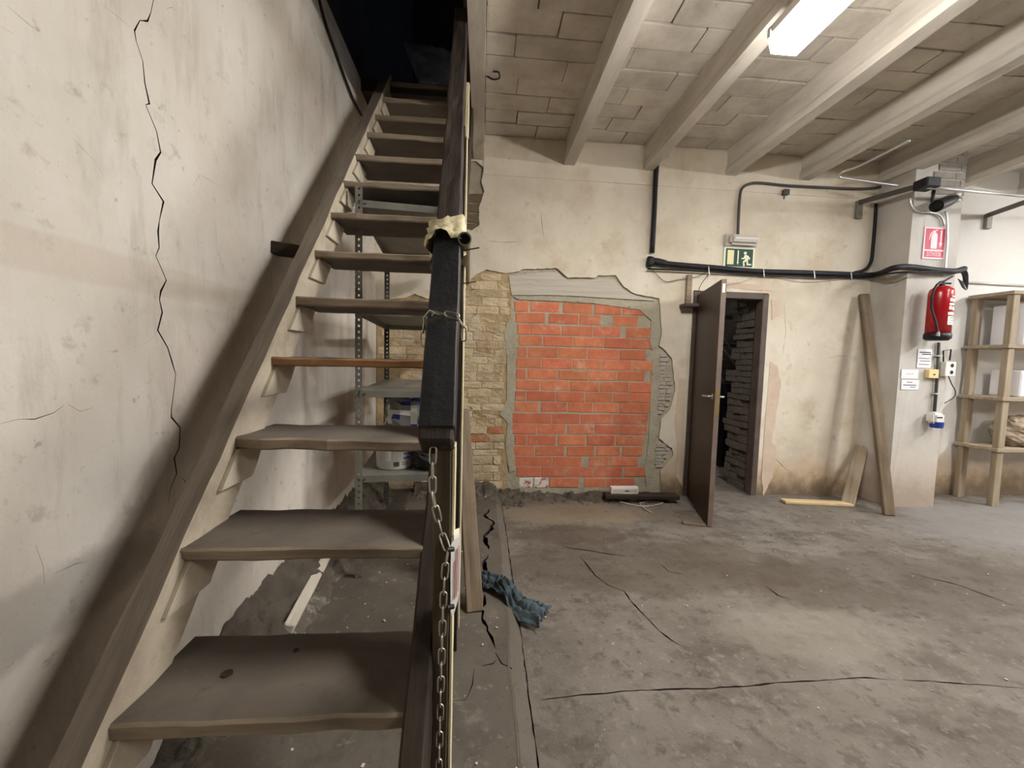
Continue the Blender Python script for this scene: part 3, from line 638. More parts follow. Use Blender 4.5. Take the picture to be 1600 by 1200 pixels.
rc = rail_at(515); sx = Vector((1, 0, 0)); rb_ = rup * .046; hx = .052
chain('chain', [rc - sx * hx - rup * .02 - rdir * .04, rc - sx * hx + rup * .01 + rdir * .0, rc - sx * .03 + rb_ + rdir * .014, rc + rb_ + rdir * .012, rc + sx * .03 + rb_ + rdir * .008, rc + sx * hx + rup * .01, rc + sx * hx - rup * .02 - rdir * .035], 'short loop of galvanised chain wrapped round the black handrail sleeve')
# red and white tag hung beside the newel
tg = empty('hanging_tag', onY(711, 960, .86), 'white and red plastic barrier tag clipped beside the newel post chain', 'tag')
tgp = pxy([(705, 850), (709, 845), (718, 844), (718, 920), (715, 945), (707, 968), (704, 955), (704, 900)], lambda x, y: (onY(x, y, .862).x, onY(x, y, .862).z))
MB().prism(tgp, lambda x, z: (x, .862 + (x + .06) * .9, z), (-.004, .05, 0)).make('panel', ['white_plastic'], tg, bevel=0)
for x0, y0, x1, y1 in ((713.2, 862, 713.5, 938), (716.2, 858, 716.7, 930), (710.5, 880, 710.7, 940)):
    a, b = onY(x0, y0, .858), onY(x1, y1, .858); MB().box(((a.x + b.x) / 2, .859 + ((a.x + b.x) / 2 + .06) * .9, (a.z + b.z) / 2), (.0011, .002, abs(a.z - b.z))).make('red_stripe', ['faded_red'], tg)
for px, py in ((703, 858), (703, 948)):
    p = onY(px, py, .855); MB().tube([p - Vector((.006, .004, 0)), p + Vector((.008, .004, -.002))], .0055, 10).make('clip', ['black'], tg)
# pipe tied to the rail, cloth, nails
pa = onY(726, 373, 1.20); pb = onY(729, 440, 2.35)
pp = empty('pipe', pb, 'grey metal pipe pointing at the camera, tied to the right of the handrail', 'pipe')
ax = (pb - pa).normalized(); q = ax.to_track_quat('Z', 'Y').to_matrix(); Lp = (pb - pa).length
MB().lathe(pa, [(.0165, .06), (.0165, 0), (.0205, 0), (.0205, Lp), (.0, Lp)], 20, axis=q).make('tube', ['pipe'], pp, smooth=False)
MB().lathe(pa + ax * .012, [(.0164, 0), (.0164, .001)], 20, axis=q).make('bore', ['inside'], pp)  # near-black disc paints the shade inside the pipe mouth
for a, b, y in (((721, 392), (749, 387), 1.26), ((722, 443), (744, 440), 1.5)):
    tag(MB().tube([onY(*a, y), onY(*b, y)], .0022, 6).make('nail', ['wire']), 'long bent nail sticking out %s the pipe by the handrail' % ('just under the mouth of' if y < 1.4 else 'lower down, well below'), 'nail')
rk = rail_at(376)
cl_v = []; cl_f = []; nu, nv = 28, 9
for i in range(nu):
    a = math.pi * 2 * i / nu
    for j in range(nv):
        t = j / (nv - 1) - .5; sq = max(abs(math.cos(a)), abs(math.sin(a)))
        wv = .006 * math.sin(j * 2.1 + i * .9) + .008 * noise.noise(Vector((i * .7, j * .5, 2)))
        if math.sin(a) > .3 and math.cos(a) < .2: wv += .012 * (1 - t)
        rr = .047 / sq + .004 + wv
        cl_v.append(rk + sx * (math.cos(a) * rr) + rup * (math.sin(a) * rr) + rdir * (t * (.085 + .02 * math.sin(a * 2)) + .012 * math.cos(a) + (.03 * (t - .5) if math.cos(a) < -.5 else 0)))
for i in range(nu):
    for j in range(nv - 1): cl_f.append((i * nv + j, ((i + 1) % nu) * nv + j, ((i + 1) % nu) * nv + j + 1, i * nv + j + 1))
tag(mesh_obj('cloth', cl_v, cl_f, 'cloth', smooth=True), 'cream cloth knotted round the handrail beside the pipe mouth', 'cloth')
# leaning board behind the posts
a = onZ(742, 956, ZK); b = onY(722, 640, 2.45)
tag(plank('leaning_board', a, b, .085, .03, ['leaner'], up=(.2, -1, .3), seg=16, rough=.003, seed=5), 'weathered brown board propped behind the stair posts, foot on the cement strip', 'board')

# ================================================================== UNDER THE STAIR
def terrain(name, x0, x1, y0, y1, nx, ny, hf, mat, label):
    vs = []; fs = []
    for i in range(nx + 1):
        for j in range(ny + 1):
            x = x0 + (x1 - x0) * i / nx; y = y0 + (y1 - y0) * j / ny; vs.append((x, y, max(hf(x, y), -.02)))
    for i in range(nx):
        for j in range(ny): fs.append((i * (ny + 1) + j, (i + 1) * (ny + 1) + j, (i + 1) * (ny + 1) + j + 1, i * (ny + 1) + j + 1))
    return tag(mesh_obj(name, vs, fs, mat, smooth=True), label, 'rubble', kind='stuff')
def fr(x, y, s=9): return noise.fractal(Vector((x * s, y * s, 1.7)), 1, 2, 4)
terrain('rubble_heap', XL + .002, -.70, 1.15, 3.6, 40, 200, lambda x, y: ZK - .03 + max(0, (.25 * min(1, (y - 1.15) / .4)) * (1 - ((x - XL) / .235))) + .035 * fr(x, y) + .022 * fr(x, y, 24), 'rubble', 'sloping heap of plaster rubble along the left wall under the stairs')
terrain('rubble_heap', -.60, 1.8, 3.25, D - .0, 220, 50, lambda x, y: (ZK if x < .17 else 0) - .035 + (.11 if x < .4 else .065) * max(0, (y - 3.25) / .45) ** 1.5 + .03 * fr(x, y) + .02 * fr(x, y, 26), 'rubble', 'low crust of crumbled mortar at the foot of the brick wall')
a = onZ(450, 990, .10); b = onZ(510, 876, .12)
tag(plank('white_batten', a + Vector((0, 0, .022)), b + Vector((0, 0, .022)), .05, .04, ['lintel'], seg=12, rough=.003, up=(.4, 0, 1)), 'white painted batten lying on the rubble under the stairs', 'batten')
# steel shelving
A0 = Vector((-.69, 2.2, 0)); AB = Vector((-.80, 3.3, 0)); bd = (AB - A0).normalized(); rd = Vector((bd.y, -bd.x, 0)); SL = (AB - A0).length; SW = .55
def SP(u, v, z): return A0 + rd * u + bd * v + Vector((0, 0, z))
sh = empty('steel_shelving', SP(SW / 2, SL / 2, ZK - .04), 'grey slotted angle steel shelving unit standing under the stairs', 'shelving')
def angle_post(u, v, su, sv):
    mb = MB(); z = ZK - .045; fw = .036; step = .033
    while z < 2.2:
        for d_ in (0, 1):
            def P3(t, zz): return SP(u + su * t, v, zz) if d_ == 0 else SP(u, v + sv * t, zz)
            cols = (0, .013, .023, fw); zs = (z, z + .012, z + .024, z + step)
            for c in range(3):
                for r_ in range(3):
                    if c == 1 and r_ == 1: continue
                    mb.add([P3(cols[c], zs[r_]), P3(cols[c + 1], zs[r_]), P3(cols[c + 1], zs[r_ + 1]), P3(cols[c], zs[r_ + 1])], [(0, 1, 2, 3)])
        z += step
    o = mb.make('post', ['dark_steel' if v > .5 else 'steel'], sh); md = o.modifiers.new('thick', 'SOLIDIFY'); md.thickness = .002; return o
for u, v, su, sv in ((0, 0, 1, 1), (SW, 0, -1, 1), (0, SL, 1, -1), (SW, SL, -1, -1)): angle_post(u, v, su, sv)
rotS = Matrix((rd, bd, Vector((0, 0, 1)))).transposed()
for z in (2.15, 1.575, 1.125, .645):
    tray = MB().box(SP(SW / 2, SL / 2, z), (SW - .008, SL - .008, .003), rot=rotS).box(SP(SW / 2, .004, z - .018), (SW - .004, .002, .036), rot=rotS).box(SP(SW / 2, SL - .004, z - .018), (SW - .004, .002, .036), rot=rotS).box(SP(.004, SL / 2, z - .018), (.002, SL - .004, .036), rot=rotS).box(SP(SW - .004, SL / 2, z - .018), (.002, SL - .004, .036), rot=rotS).make('shelf', ['steel'], sh)
    for u in (.02, .05): MB().lathe(SP(u, .0, z - .018), [(.006, 0), (.006, .004)], 8, axis=Matrix.Rotation(math.pi / 2, 3, 'X')).make('bolt', ['dark_steel'], tray)
# bucket
bp = SP(.19, .20, .648)
bk = empty('bucket', bp, 'white plastic paint bucket with a printed label on the low steel shelf', 'bucket')
bbody = MB().lathe(bp, [(.0, .0), (.103, 0), (.108, .006), (.116, .165), (.120, .165), (.120, .18), (.113, .18), (.108, .03), (0, .03)], 32).make('body', ['white_plastic'], bk, smooth=True)
def on_bucket(ang, z, dz, wd, mat, name, r=.1085):
    vs = []; k = 5
    for i in range(k + 1):
        a = ang + wd * (i / k - .5)
        for zz in (z, z + dz):
            rr = .109 + (zz) * .0485 + .0008; vs.append(bp + Vector((math.sin(a) * rr, -math.cos(a) * rr, zz)))
    mesh_obj(name, vs, [(2 * i, 2 * i + 2, 2 * i + 3, 2 * i + 1) for i in range(k)], mat, bbody)
for i, t in enumerate((0, .05, .085, .14, .17, .21, .25)): on_bucket(.16 + t, .022, .028, .022 if i % 2 else .034, 'ink', 'barcode_bar')
for i in range(4):
    for j in range(3): on_bucket(.72 + j * .13, .062 + i * .026, .014, .10, 'blue_plastic', 'print_mark')
for i in range(2): on_bucket(.75, .03 + i * .012, .003, .4, 'ink', 'print_line')
on_bucket(-.35, .055, .06, .75, 'grey_plastic', 'print_panel')
def crumpled(name, c, r, mats, label, cat, seed, n=26):
    vs = []; fs = []; c = Vector(c)
    for i in range(n + 1):
        ph_ = math.pi * i / n
        for j in range(n):
            th = 2 * math.pi * j / n; d = Vector((math.sin(ph_) * math.cos(th), math.sin(ph_) * math.sin(th), math.cos(ph_)))
            k = 1 + .22 * noise.noise(d * 2.1 + Vector((seed, 0, 0))) + .12 * (1 - abs(noise.noise(d * 5 + Vector((0, seed, 0)))) * 2)
            q = Vector((math.copysign(abs(d.x) ** .75, d.x) * r[0], math.copysign(abs(d.y) ** .75, d.y) * r[1], d.z * r[2])) * k; q.z = max(q.z, -r[2] * .86); vs.append(c + q)
    for i in range(n):
        for j in range(n): fs.append((i * n + j, i * n + (j + 1) % n, (i + 1) * n + (j + 1) % n, (i + 1) * n + j))
    ms = mats if isinstance(mats, list) else [mats]
    ix = [0 if len(ms) == 1 else (random.choice([0, 0, 0, 1]) if noise.noise(vs[f[0]] * 14) < .15 else min(2, len(ms) - 1)) for f in fs]
    return tag(mesh_obj(name, vs, fs, ms, smooth=False, idx=ix), label, cat)
crumpled('plastic_sack', SP(.25, .50, .648 + .20), (.16, .14, .235), ['sack', 'blue_plastic', 'white_plastic'], 'crumpled grey sack with blue and white print behind the bucket', 'sack', 2)
crumpled('plastic_sack', SP(.40, .16, .648 + .09), (.095, .11, .11), 'dark_sack', 'small black sack on the low steel shelf, right of the bucket', 'sack', 5)
crumpled('plastic_sack', SP(.47, .52, .648 + .15), (.13, .12, .175), ['dark_sack', 'brown', 'white_plastic'], 'brown and black sack sagging over the right end of the low shelf', 'sack', 8)
# blue rag on the step edge
rv = []; rf = []; nu, nv = 90, 34
for i in range(nu):
    t = i / (nu - 1); cx = .02 + .33 * t - .03 * math.sin(t * 3); cy = 2.10 - .20 * t + .03 * math.sin(t * 5)
    wd = .045 + .055 * t ** 1.4; zt = ZK + .012 if cx < .16 else max(.004, ZK * (1 - (cx - .16) / .05) + .010)
    for j in range(nv):
        s_ = j / (nv - 1) - .5; fold = (.034 * abs(math.sin(s_ * 11 + t * 6 + 2 * noise.noise(Vector((t * 5, s_ * 3, 0))))) + .022 * (1 - abs(noise.noise(Vector((t * 11, s_ * 7, 3)))) * 2.2) + .010 * noise.noise(Vector((t * 30, s_ * 16, 3)))) * (1.05 - abs(s_))
        rv.append((cx + s_ * wd * .9 + .022 * noise.noise(Vector((t * 7, s_ * 4, 8))), cy + s_ * wd * 1.6, zt + .008 + max(0, fold) + .018 * (1 - (2 * s_) ** 2)))
for i in range(nu - 1):
    for j in range(nv - 1): rf.append((i * nv + j, (i + 1) * nv + j, (i + 1) * nv + j + 1, i * nv + j + 1))
o = mesh_obj('rag', rv, rf, 'rag', smooth=True); o.modifiers.new('thick', 'SOLIDIFY').thickness = .004
tag(o, 'crumpled blue denim rag lying over the edge of the cement step', 'rag')
# bluish plastic sheet at the head of the stair
sp_ = []; sf = []; q4 = [onY(628, 62, 3.62), onY(722, 84, 3.5), onY(722, 137, 3.42), onY(654, 130, 3.45)]
for i in range(13):
    for j in range(13):
        u, v = i / 12, j / 12; p = q4[0].lerp(q4[1], u).lerp(q4[3].lerp(q4[2], u), v); sp_.append(p + Vector((0, .03 * noise.noise(Vector((u * 4, v * 4, 2))) + .012 * noise.noise(Vector((u * 11, v * 11, 4))), 0)))
for i in range(12):
    for j in range(12): sf.append((i * 13 + j, (i + 1) * 13 + j, (i + 1) * 13 + j + 1, i * 13 + j + 1))
o = mesh_obj('plastic_sheet', sp_, sf, 'sheet', smooth=True); o.modifiers.new('thick', 'SOLIDIFY').thickness = .003
tag(o, 'creased bluish plastic sheet leaning at the dark head of the stairs', 'sheet')
# black cable down the left wall
tag(MB().tube([onX(x, y, XL + .012) for x, y in ((488, -40), (499, 0), (510, 40), (524, 80), (540, 125), (552, 155), (565, 180))], .0085, 8, smooth=4).make('wall_cable', ['black_cable'], smooth=True), 'black cable running down the left wall behind the stair stringer', 'cable')

# ================================================================== DOOR
dz = onY(1165, 460, D).z
fr_ = tag(MB().box((dr - .03, D + .03, dt / 2 - .005), (.06, .10, dt - .01)).box(((dl + dr) / 2, D + .03, dt - .035), (dr - dl - .121, .10, .06)).box((dl + .03, D + .03, dt / 2 - .005), (.06, .10, dt - .01)).make('door_1', ['frame'], keep=True, bevel=.004), kind='structure')
hg = Vector((dl + .045, D - .03, .012)); ne = onZ(1109, 822, .012); ne = Vector((ne.x, ne.y, .012))
ld = (ne - hg).normalized(); lw = (ne - hg).length; ln_ = Vector((ld.y, -ld.x, 0)); lh = dt - .06
lm = Matrix((ld, ln_, Vector((0, 0, 1)))).transposed()
if ln_.x > 0: ln_ = -ln_
def DP(u, n, z): return hg + ld * u + ln_ * n + Vector((0, 0, z))
lf = MB().box(DP(lw / 2, 0, lh / 2), (lw, .036, lh), rot=Matrix((ld, ln_, Vector((0, 0, 1)))).transposed()).make('door_leaf', ['door'], fr_, bevel=.0015)
rotD = Matrix((ld, ln_, Vector((0, 0, 1)))).transposed()
MB().box(DP(lw + .001, 0, lh / 2), (.003, .0365, lh - .002), rot=rotD).make('door_edge', ['door_edge'], lf)
hz = onY(1105, 623, ne.y).z
MB().box(DP(lw + .003, 0, hz - .04), (.002, .022, .22), rot=rotD).make('lock_plate', ['brass'], lf)
for sgn in (1, -1):
    MB().tube([DP(lw - .06, sgn * .018, hz), DP(lw - .06, sgn * .06, hz), DP(lw - .075, sgn * .066, hz), DP(lw - .17, sgn * .066, hz - .004)], .009, 10).lathe(DP(lw - .06, sgn * .018, hz), [(.024, -.0), (.024, .004)], 14, axis=Matrix((ld, Vector((0, 0, 1)), ln_ * sgn)).transposed()).make('handle', ['chrome'], lf, smooth=True)
MB().box(DP(lw + .003, 0, lh - .07), (.0015, .02, .07), rot=rotD).make('sticker', ['white_plastic'], lf)
MB().box(DP(lw - .05, .0187, onY(1115, 545, ne.y).z), (.012, .0015, .16), rot=rotD).make('sticker', ['door_edge'], lf)
for z in (.25, 1.0, 1.75): MB().tube([DP(-.008, .0, z - .05), DP(-.008, 0, z + .05)], .008, 8).make('hinge', ['dark_steel'], fr_)
# beyond the doorway
cb_ = empty('black_cabinet', (2.45, 4.75, 0), 'tall narrow black cabinet standing in the dark room beyond the door', 'cabinet')
x0 = onY(1128, 700, 4.7).x; x1 = onY(1156, 700, 4.7).x; zt = onY(1140, 600, 4.7).z
MB().box(((x0 + x1) / 2, 4.95, zt / 2), (x1 - x0, .5, zt)).make('body', ['black'], cb_, bevel=.006)
MB().box(((x0 + x1) / 2 - .02, 4.695, zt / 2), ((x1 - x0) * .6, .012, zt - .1)).make('door_panel', ['black'], cb_, bevel=.003)
MB().box((x0 + .62 * (x1 - x0), 4.69, zt * .42), (.02, .02, zt * .62)).make('light_slit', ['silver'], cb_)  # silver strip stands in for light leaking through a gap
rk_ = empty('metal_rack', (3.48, 5.5, 0), 'grey metal rack with slanting braces in the dark room beyond the door', 'rack')
for x in (3.05, 3.9): MB().box((x, 5.3, 1.2), (.04, .04, 2.4)).make('post', ['dark_steel'], rk_)
for i, z in enumerate((1.05, 1.22, 1.4, 1.62, 2.02)): MB().box((3.48, 5.5, z), (.88, .42, .03)).make('shelf', ['steel'], rk_)
for a, b in (((3.1, 5.27, 2.0), (3.75, 5.27, 1.25)), ((3.2, 5.26, 1.75), (3.8, 5.26, 1.05)), ((3.1, 5.25, 1.45), (3.5, 5.25, .95))): MB().tube([a, b], .014, 6).make('brace', ['silver'], rk_)
tag(plank('ceiling_board', (2.0, 4.6, 2.2), (3.6, 4.4, 2.32), .18, .04, ['paper'], seg=4), 'pale board slung across the dark room beyond the door', 'board')

# ================================================================== ON THE BACK WALL
# emergency lamp over the exit sign
el = empty('emergency_light', onY(1156, 388, D), 'grey plastic emergency lamp above the green exit sign', 'lamp')
a = onY(1131, 367, D); b = onY(1181, 387, D); cx_, cz_ = (a.x + b.x) / 2, (a.z + b.z) / 2; ew = b.x - a.x
MB().box((cx_, D - .012, cz_), (ew, .024, .125)).make('base', ['grey_plastic'], el, bevel=.01, seg=2)
MB().box((cx_ + .01, D - .045, cz_), (ew - .05, .055, .10)).make('diffuser', ['grey_plastic'], el, bevel=.024, seg=3)
MB().box((cx_ + .02, D - .074, cz_ + .008), (ew - .10, .004, .018)).make('tube_window', ['white_plastic'], el, bevel=.002)
# exit sign
es = empty('exit_sign', onY(1154, 420, D), 'green and white running man exit sign above the door', 'sign')
a = onY(1131, 387, D); b = onY(1177, 420, D); sw = b.x - a.x; s0 = Vector((a.x, D - .006, b.z)); shh = a.z - b.z + .005
def SG(u, v): return (s0.x + u * sw, D - .009, s0.z + v * shh)
MB().box((s0.x + sw / 2, D - .005, s0.z + shh / 2), (sw, .006, shh)).make('plate', ['sign_pale'], es)
MB().box((s0.x + sw * .5, D - .0085, s0.z + shh * .5), (sw * .88, .002, shh * .88)).make('green_field', ['green'], es)
def sgp(name, poly, mat): MB().prism(poly, SG, (0, -.0022, 0)).make(name, [mat], es)
sgp('door_symbol', [(.11, .16), (.32, .16), (.32, .86), (.11, .86)], 'sign_yellow')
sgp('arrow', [(.435, .86), (.475, .86), (.475, .28), (.49, .28), (.455, .15), (.42, .28), (.435, .28)], 'sign_pale')
c = (.685, .74); sgp('figure_head', [(c[0] + .05 * math.cos(t * .5236), c[1] + .075 * math.sin(t * .5236)) for t in range(12)], 'sign_pale')
sgp('figure', [(.66, .64), (.72, .66), (.80, .60), (.86, .47), (.83, .43), (.79, .48), (.77, .53), (.80, .41), (.78, .36), (.80, .22), (.90, .22), (.90, .15), (.75, .15), (.74, .33), (.67, .29), (.69, .10), (.64, .08), (.62, .33), (.69, .42), (.68, .50), (.66, .44), (.57, .44), (.57, .50), (.64, .51)], 'sign_pale')
# heavy black cable run, wall conduit
def bwp(l, off): return [onY(x, y, D - off) for x, y in l]
cbl = empty('cable_run', onY(1018, 405, D), 'thick black cable bundle running along the wall above the door and round the pillar', 'cable')
MB().tube(bwp([(1026, 258), (1024, 290), (1022, 340), (1019, 395)], .03), .022, 10, smooth=3).make('riser', ['black_cable'], cbl, smooth=True)
MB().tube(bwp([(1017, 402), (1015, 414), (1022, 408), (1040, 412)], .03), .032, 10, smooth=3).make('elbow_wrap', ['black_cable'], cbl, smooth=True)
MB().tube(bwp([(1022, 410), (1060, 414), (1110, 418), (1180, 424), (1250, 426), (1330, 429), (1358, 430)], .035) + [onY(1375, 427, 3.55), onY(1392, 420, PY - .02), onY(1410, 417, PY - .05), onY(1430, 418, PY - .05), onY(1460, 422, PY - .05), onY(1490, 424, PY - .05), onY(1506, 420, PY + .0)], .026, 10, smooth=3).make('bundle', ['black_cable'], cbl, smooth=True)
MB().tube([onY(x, y, D - .04) for x, y in ((1012, 420), (1100, 424), (1200, 430), (1300, 433), (1358, 434))] + [onY(1400, 426, PY - .05), onY(1500, 425, PY - .05)], .009, 8, smooth=3).make('thin_cable', ['black_cable'], cbl, smooth=True)
for i in range(7): MB().tube([onY(1494 + i * 2, 420 + (i % 3), PY - .03), onY(1503 + i * 1.5, 428, PY + .02), onY(1505 + i, 440 + i * 2, PY + .05), onY(1497 + i, 436 + i * 2, PY + .03)], .004, 6, smooth=4).make('loose_loop', ['black_cable'], cbl, smooth=True)
for x in (1107, 1193, 1272, 1330): MB().tube([onY(x, 416 + (x - 1107) * .045, D - .005), onY(x, 416 + (x - 1107) * .045, D - .062), onY(x + 1, 430 + (x - 1107) * .03, D - .062), onY(x + 1, 430 + (x - 1107) * .03, D - .005)], .004, 6).make('cable_clip', ['silver'], cbl)
tag(MB().tube(bwp([(1153, 367), (1154, 340), (1156, 308), (1160, 294), (1172, 287), (1190, 286), (1230, 290), (1290, 293), (1330, 295), (1365, 294), (1390, 288)], .02), .0125, 8, smooth=4).make('conduit', ['grey_conduit'], smooth=True), 'dark grey conduit curving down the wall to the emergency lamp', 'conduit')
tag(MB().tube(bwp([(1369, 318), (1367, 350), (1364, 385), (1361, 408), (1352, 421), (1335, 426)], .03), .014, 8, smooth=4).make('conduit', ['black_cable'], smooth=True), 'black cable dropping beside the pillar to join the cable bundle', 'cable')
for k, (pts, lab) in enumerate((([(1012, 414), (1025, 428), (1040, 440), (1060, 437), (1090, 432), (1108, 422)], 'thin drooping wire left of the open door'), ([(1090, 462), (1095, 445), (1110, 425)], 'thin wire from the door top corner to the cable bundle'), ([(1135, 445), (1160, 440), (1185, 430)], 'thin pale wire slanting across above the door opening'), ([(1180, 421), (1215, 432), (1255, 440), (1300, 437), (1345, 432)], 'thin pale wire sagging below the cable bundle right of the exit sign'), ([(1374, 322), (1372, 360), (1373, 390), (1366, 420)], 'thin loose wire hanging beside the pillar corner'))):
    tag(MB().tube(bwp(pts, .02), .0032, 6, smooth=4).make('wire', ['wire_pale' if k in (2, 3) else 'wire'], smooth=True), lab, 'wire')
# little bracket left of door, small wall hook
br = empty('steel_bracket', onY(1078, 480, D), 'brown painted steel bracket on the wall left of the open door', 'bracket')
a = onY(1070, 430, D); b = onY(1078, 478, D); MB().box(((a.x + b.x) / 2, D - .02, (a.z + b.z) / 2), (.05, .04, a.z - b.z)).make('upright', ['shelf_wood'], br, bevel=.004)
a = onY(1061, 480, D); b = onY(1090, 474, D); MB().box(((a.x + b.x) / 2, D - .06, a.z + .01), (b.x - a.x, .12, .03)).make('foot_plate', ['frame'], br, bevel=.004)
p = onY(1225, 302, D); tag(MB().box(p + Vector((0, -.02, 0)), (.06, .04, .05)).box(p + Vector((-.02, -.03, -.045)), (.012, .012, .05)).make('wall_fitting', ['dark_steel'], bevel=.004), 'small dark metal fitting high on the wall right of the exit sign', 'fitting')
p = onY(742, 636, 3.6)
# cantilever arms
def arm(p0, p1, drop, label):
    t = empty('cantilever_arm', p0 - Vector((0, 0, drop)), label, 'bracket')
    d = (p1 - p0).normalized(); s_ = Vector((d.y, -d.x, 0)).normalized(); rm_ = Matrix((d, s_, d.cross(s_))).transposed(); L = (p1 - p0).length
    MB().box((p0 + p1) / 2, (L, .045, .006), rot=rm_).box((p0 + p1) / 2 + s_ * .02 - Vector((0, 0, .02)), (L, .005, .045), rot=rm_).make('arm', ['dark_steel'], t)
    MB().box(p0 + Vector((.0, .0, -drop / 2)), (.06, .03, drop)).make('wall_plate', ['steel'], t, bevel=.003)
    return t
a = onY(1343, 314, D - .02); arm(a, onY(1462, 281, 3.12), .17, 'dark steel cantilever arm left of the pillar under the ceiling')
a = onY(1545, 334, D - .02); arm(a, onY(1640, 300, 3.0), .15, 'dark steel cantilever arm right of the pillar under the ceiling')
a = onY(1395, 307, D - .3); tag(MB().box(onY(1448, 288, 3.16), (.13, .12, .08)).make('junction_box', ['black'], bevel=.008), 'black junction box at the end of the steel arm by the pillar top', 'box')
tag(MB().tube([onY(1450, 293, 3.14), onY(1520, 299, 3.2), onY(1660, 312, 3.3)], .013, 8).make('conduit', ['silver'], smooth=True), 'bright silver conduit crossing in front of the pillar to the right', 'conduit')
tag(MB().tube([onY(1420, 220, 2.75), onY(1345, 258, 3.3), onY(1318, 268, 3.4), onY(1311, 276, 3.45), onY(1330, 280, 3.45), onY(1402, 290, 3.4)], .011, 8, smooth=4).make('conduit', ['silver'], smooth=True), 'thin silver conduit bending out from under the ceiling joists', 'conduit')
tag(MB().tube([onY(1506, 441, D - .015), onY(1560, 444, D - .015), onY(1660, 449, D - .015)], .012, 8).make('conduit', ['silver'], smooth=True), 'grey conduit along the wall right of the extinguisher', 'conduit')
# spotlight on the pillar
sp = empty('spotlight', onY(1480, 315, PY), 'black adjustable spotlight fixed high on the pillar', 'spotlight')
c0 = onY(1463, 322, PY - .12); c1 = onY(1492, 310, PY - .06); axd = (c1 - c0).normalized().to_track_quat('Z', 'Y').to_matrix(); L = (c1 - c0).length
MB().lathe(c0, [(.03, .02), (.048, 0), (.052, 0), (.05, L * .6), (.03, L)], 18, axis=axd).make('housing', ['black'], sp, smooth=False)
MB().box(onY(1494, 309, PY - .02), (.06, .05, .08)).make('mount', ['silver'], sp, bevel=.008)
MB().tube([onY(1456, 316, PY - .12), onY(1459, 300, PY - .14), onY(1462, 290, PY - .15)], .012, 8).make('yoke', ['black'], sp)

# ================================================================== ON THE PILLAR
Y0 = PY - .003
fs_ = empty('extinguisher_sign', onY(1458, 404, PY), 'red EXTINTOR fire extinguisher sign above the extinguisher on the pillar', 'sign')
a = onY(1444, 355, PY); b = onY(1473, 406, PY); sw2 = b.x - a.x; sh2 = a.z - b.z
def FG(u, v): return (a.x + u * sw2, PY - .009, b.z + v * sh2)
MB().box((a.x + sw2 / 2, PY - .006, b.z + sh2 / 2), (sw2, .004, sh2)).make('plate', ['sign_pink'], fs_)
MB().prism([(.06, .30), (.94, .30), (.94, .96), (.06, .96)], lambda u, v: (a.x + u * sw2, PY - .008, b.z + v * sh2), (0, -.001, 0)).make('red_field', ['sign_red'], fs_)
MB().prism([(.06, .05), (.94, .05), (.94, .25), (.06, .25)], lambda u, v: (a.x + u * sw2, PY - .008, b.z + v * sh2), (0, -.001, 0)).make('red_field', ['sign_red'], fs_)
def fgp(name, poly): MB().prism(poly, FG, (0, -.0015, 0)).make(name, ['sign_pink'], fs_)
fgp('bottle_symbol', [(.32, .33), (.60, .33), (.60, .76), (.55, .82), (.50, .85), (.50, .88), (.60, .92), (.58, .94), (.45, .90), (.40, .90), (.26, .80), (.22, .60), (.25, .60), (.30, .78), (.41, .86), (.41, .83), (.36, .80), (.32, .75)])
fgp('arrow', [(.74, .92), (.80, .92), (.80, .52), (.85, .52), (.77, .36), (.69, .52), (.74, .52)])
text('lettering', 'EXTINTOR', sh2 * .19, wallM((a.x + sw2 * .5, PY - .0098, b.z + sh2 * .147)), 'sign_pink', fs_, .0005, .55)
fe = empty('fire_extinguisher', onY(1464, 534, 3.24), 'red fire extinguisher hung on the pillar', 'extinguisher')
fb = onY(1464, 530, 3.235); fh = onY(1472, 447, 3.235).z - fb.z; fr0 = .084
fcyl = MB().lathe(fb, [(0, .03), (fr0, .03), (fr0, fh * .86), (fr0 * .93, fh * .93), (fr0 * .6, fh * .985), (.03, fh), (.0, fh)], 28).make('cylinder', ['ext_red'], fe, smooth=True)
MB().lathe(fb - Vector((0, 0, .012)), [(.0, 0), (fr0 * .85, 0), (fr0 * 1.08, .02), (fr0 * 1.08, .06), (fr0 * .98, .065)], 28).make('foot', ['black'], fe, smooth=True)
tp = fb + Vector((0, 0, fh))
MB().lathe(tp - Vector((0, 0, .005)), [(.022, 0), (.022, .035), (.014, .04), (.014, .05)], 12).make('valve', ['black'], fe)
MB().tube([tp + Vector((-.03, -.0, .03)), tp + Vector((.01, -.01, .045)), tp + Vector((.07, -.02, .085))], [.009, .008], 8).tube([tp + Vector((-.01, 0, .025)), tp + Vector((.06, -.02, .022))], .008, 8).make('lever', ['black'], fe)
MB().tube([tp + Vector((-.02, -.01, .022)), tp + Vector((-.075, -.02, .005)), tp + Vector((-.108, -.02, -.08)), tp + Vector((-.104, -.02, -.2)), tp + Vector((-.085, -.045, -.32)), tp + Vector((-.07, -.055, -.42))], .009, 8, smooth=5).make('hose', ['black'], fe, smooth=True)
MB().lathe(tp + Vector((-.068, -.058, -.45)), [(.013, 0), (.01, .04)], 10).make('nozzle', ['silver'], fe)
def on_ext(ang, z, dz, wd, mat, name, dr_=.0012):
    vs = []; k = 6
    for i in range(k + 1):
        t = ang + wd * (i / k - .5)
        for zz in (z, z + dz): vs.append(fb + Vector((math.sin(t) * (fr0 + dr_), -math.cos(t) * (fr0 + dr_), zz)))
    mesh_obj(name, vs, [(2 * i, 2 * i + 2, 2 * i + 3, 2 * i + 1) for i in range(k)], mat, fcyl)
on_ext(.25, fh * .26, .075, .95, 'white_plastic', 'label')
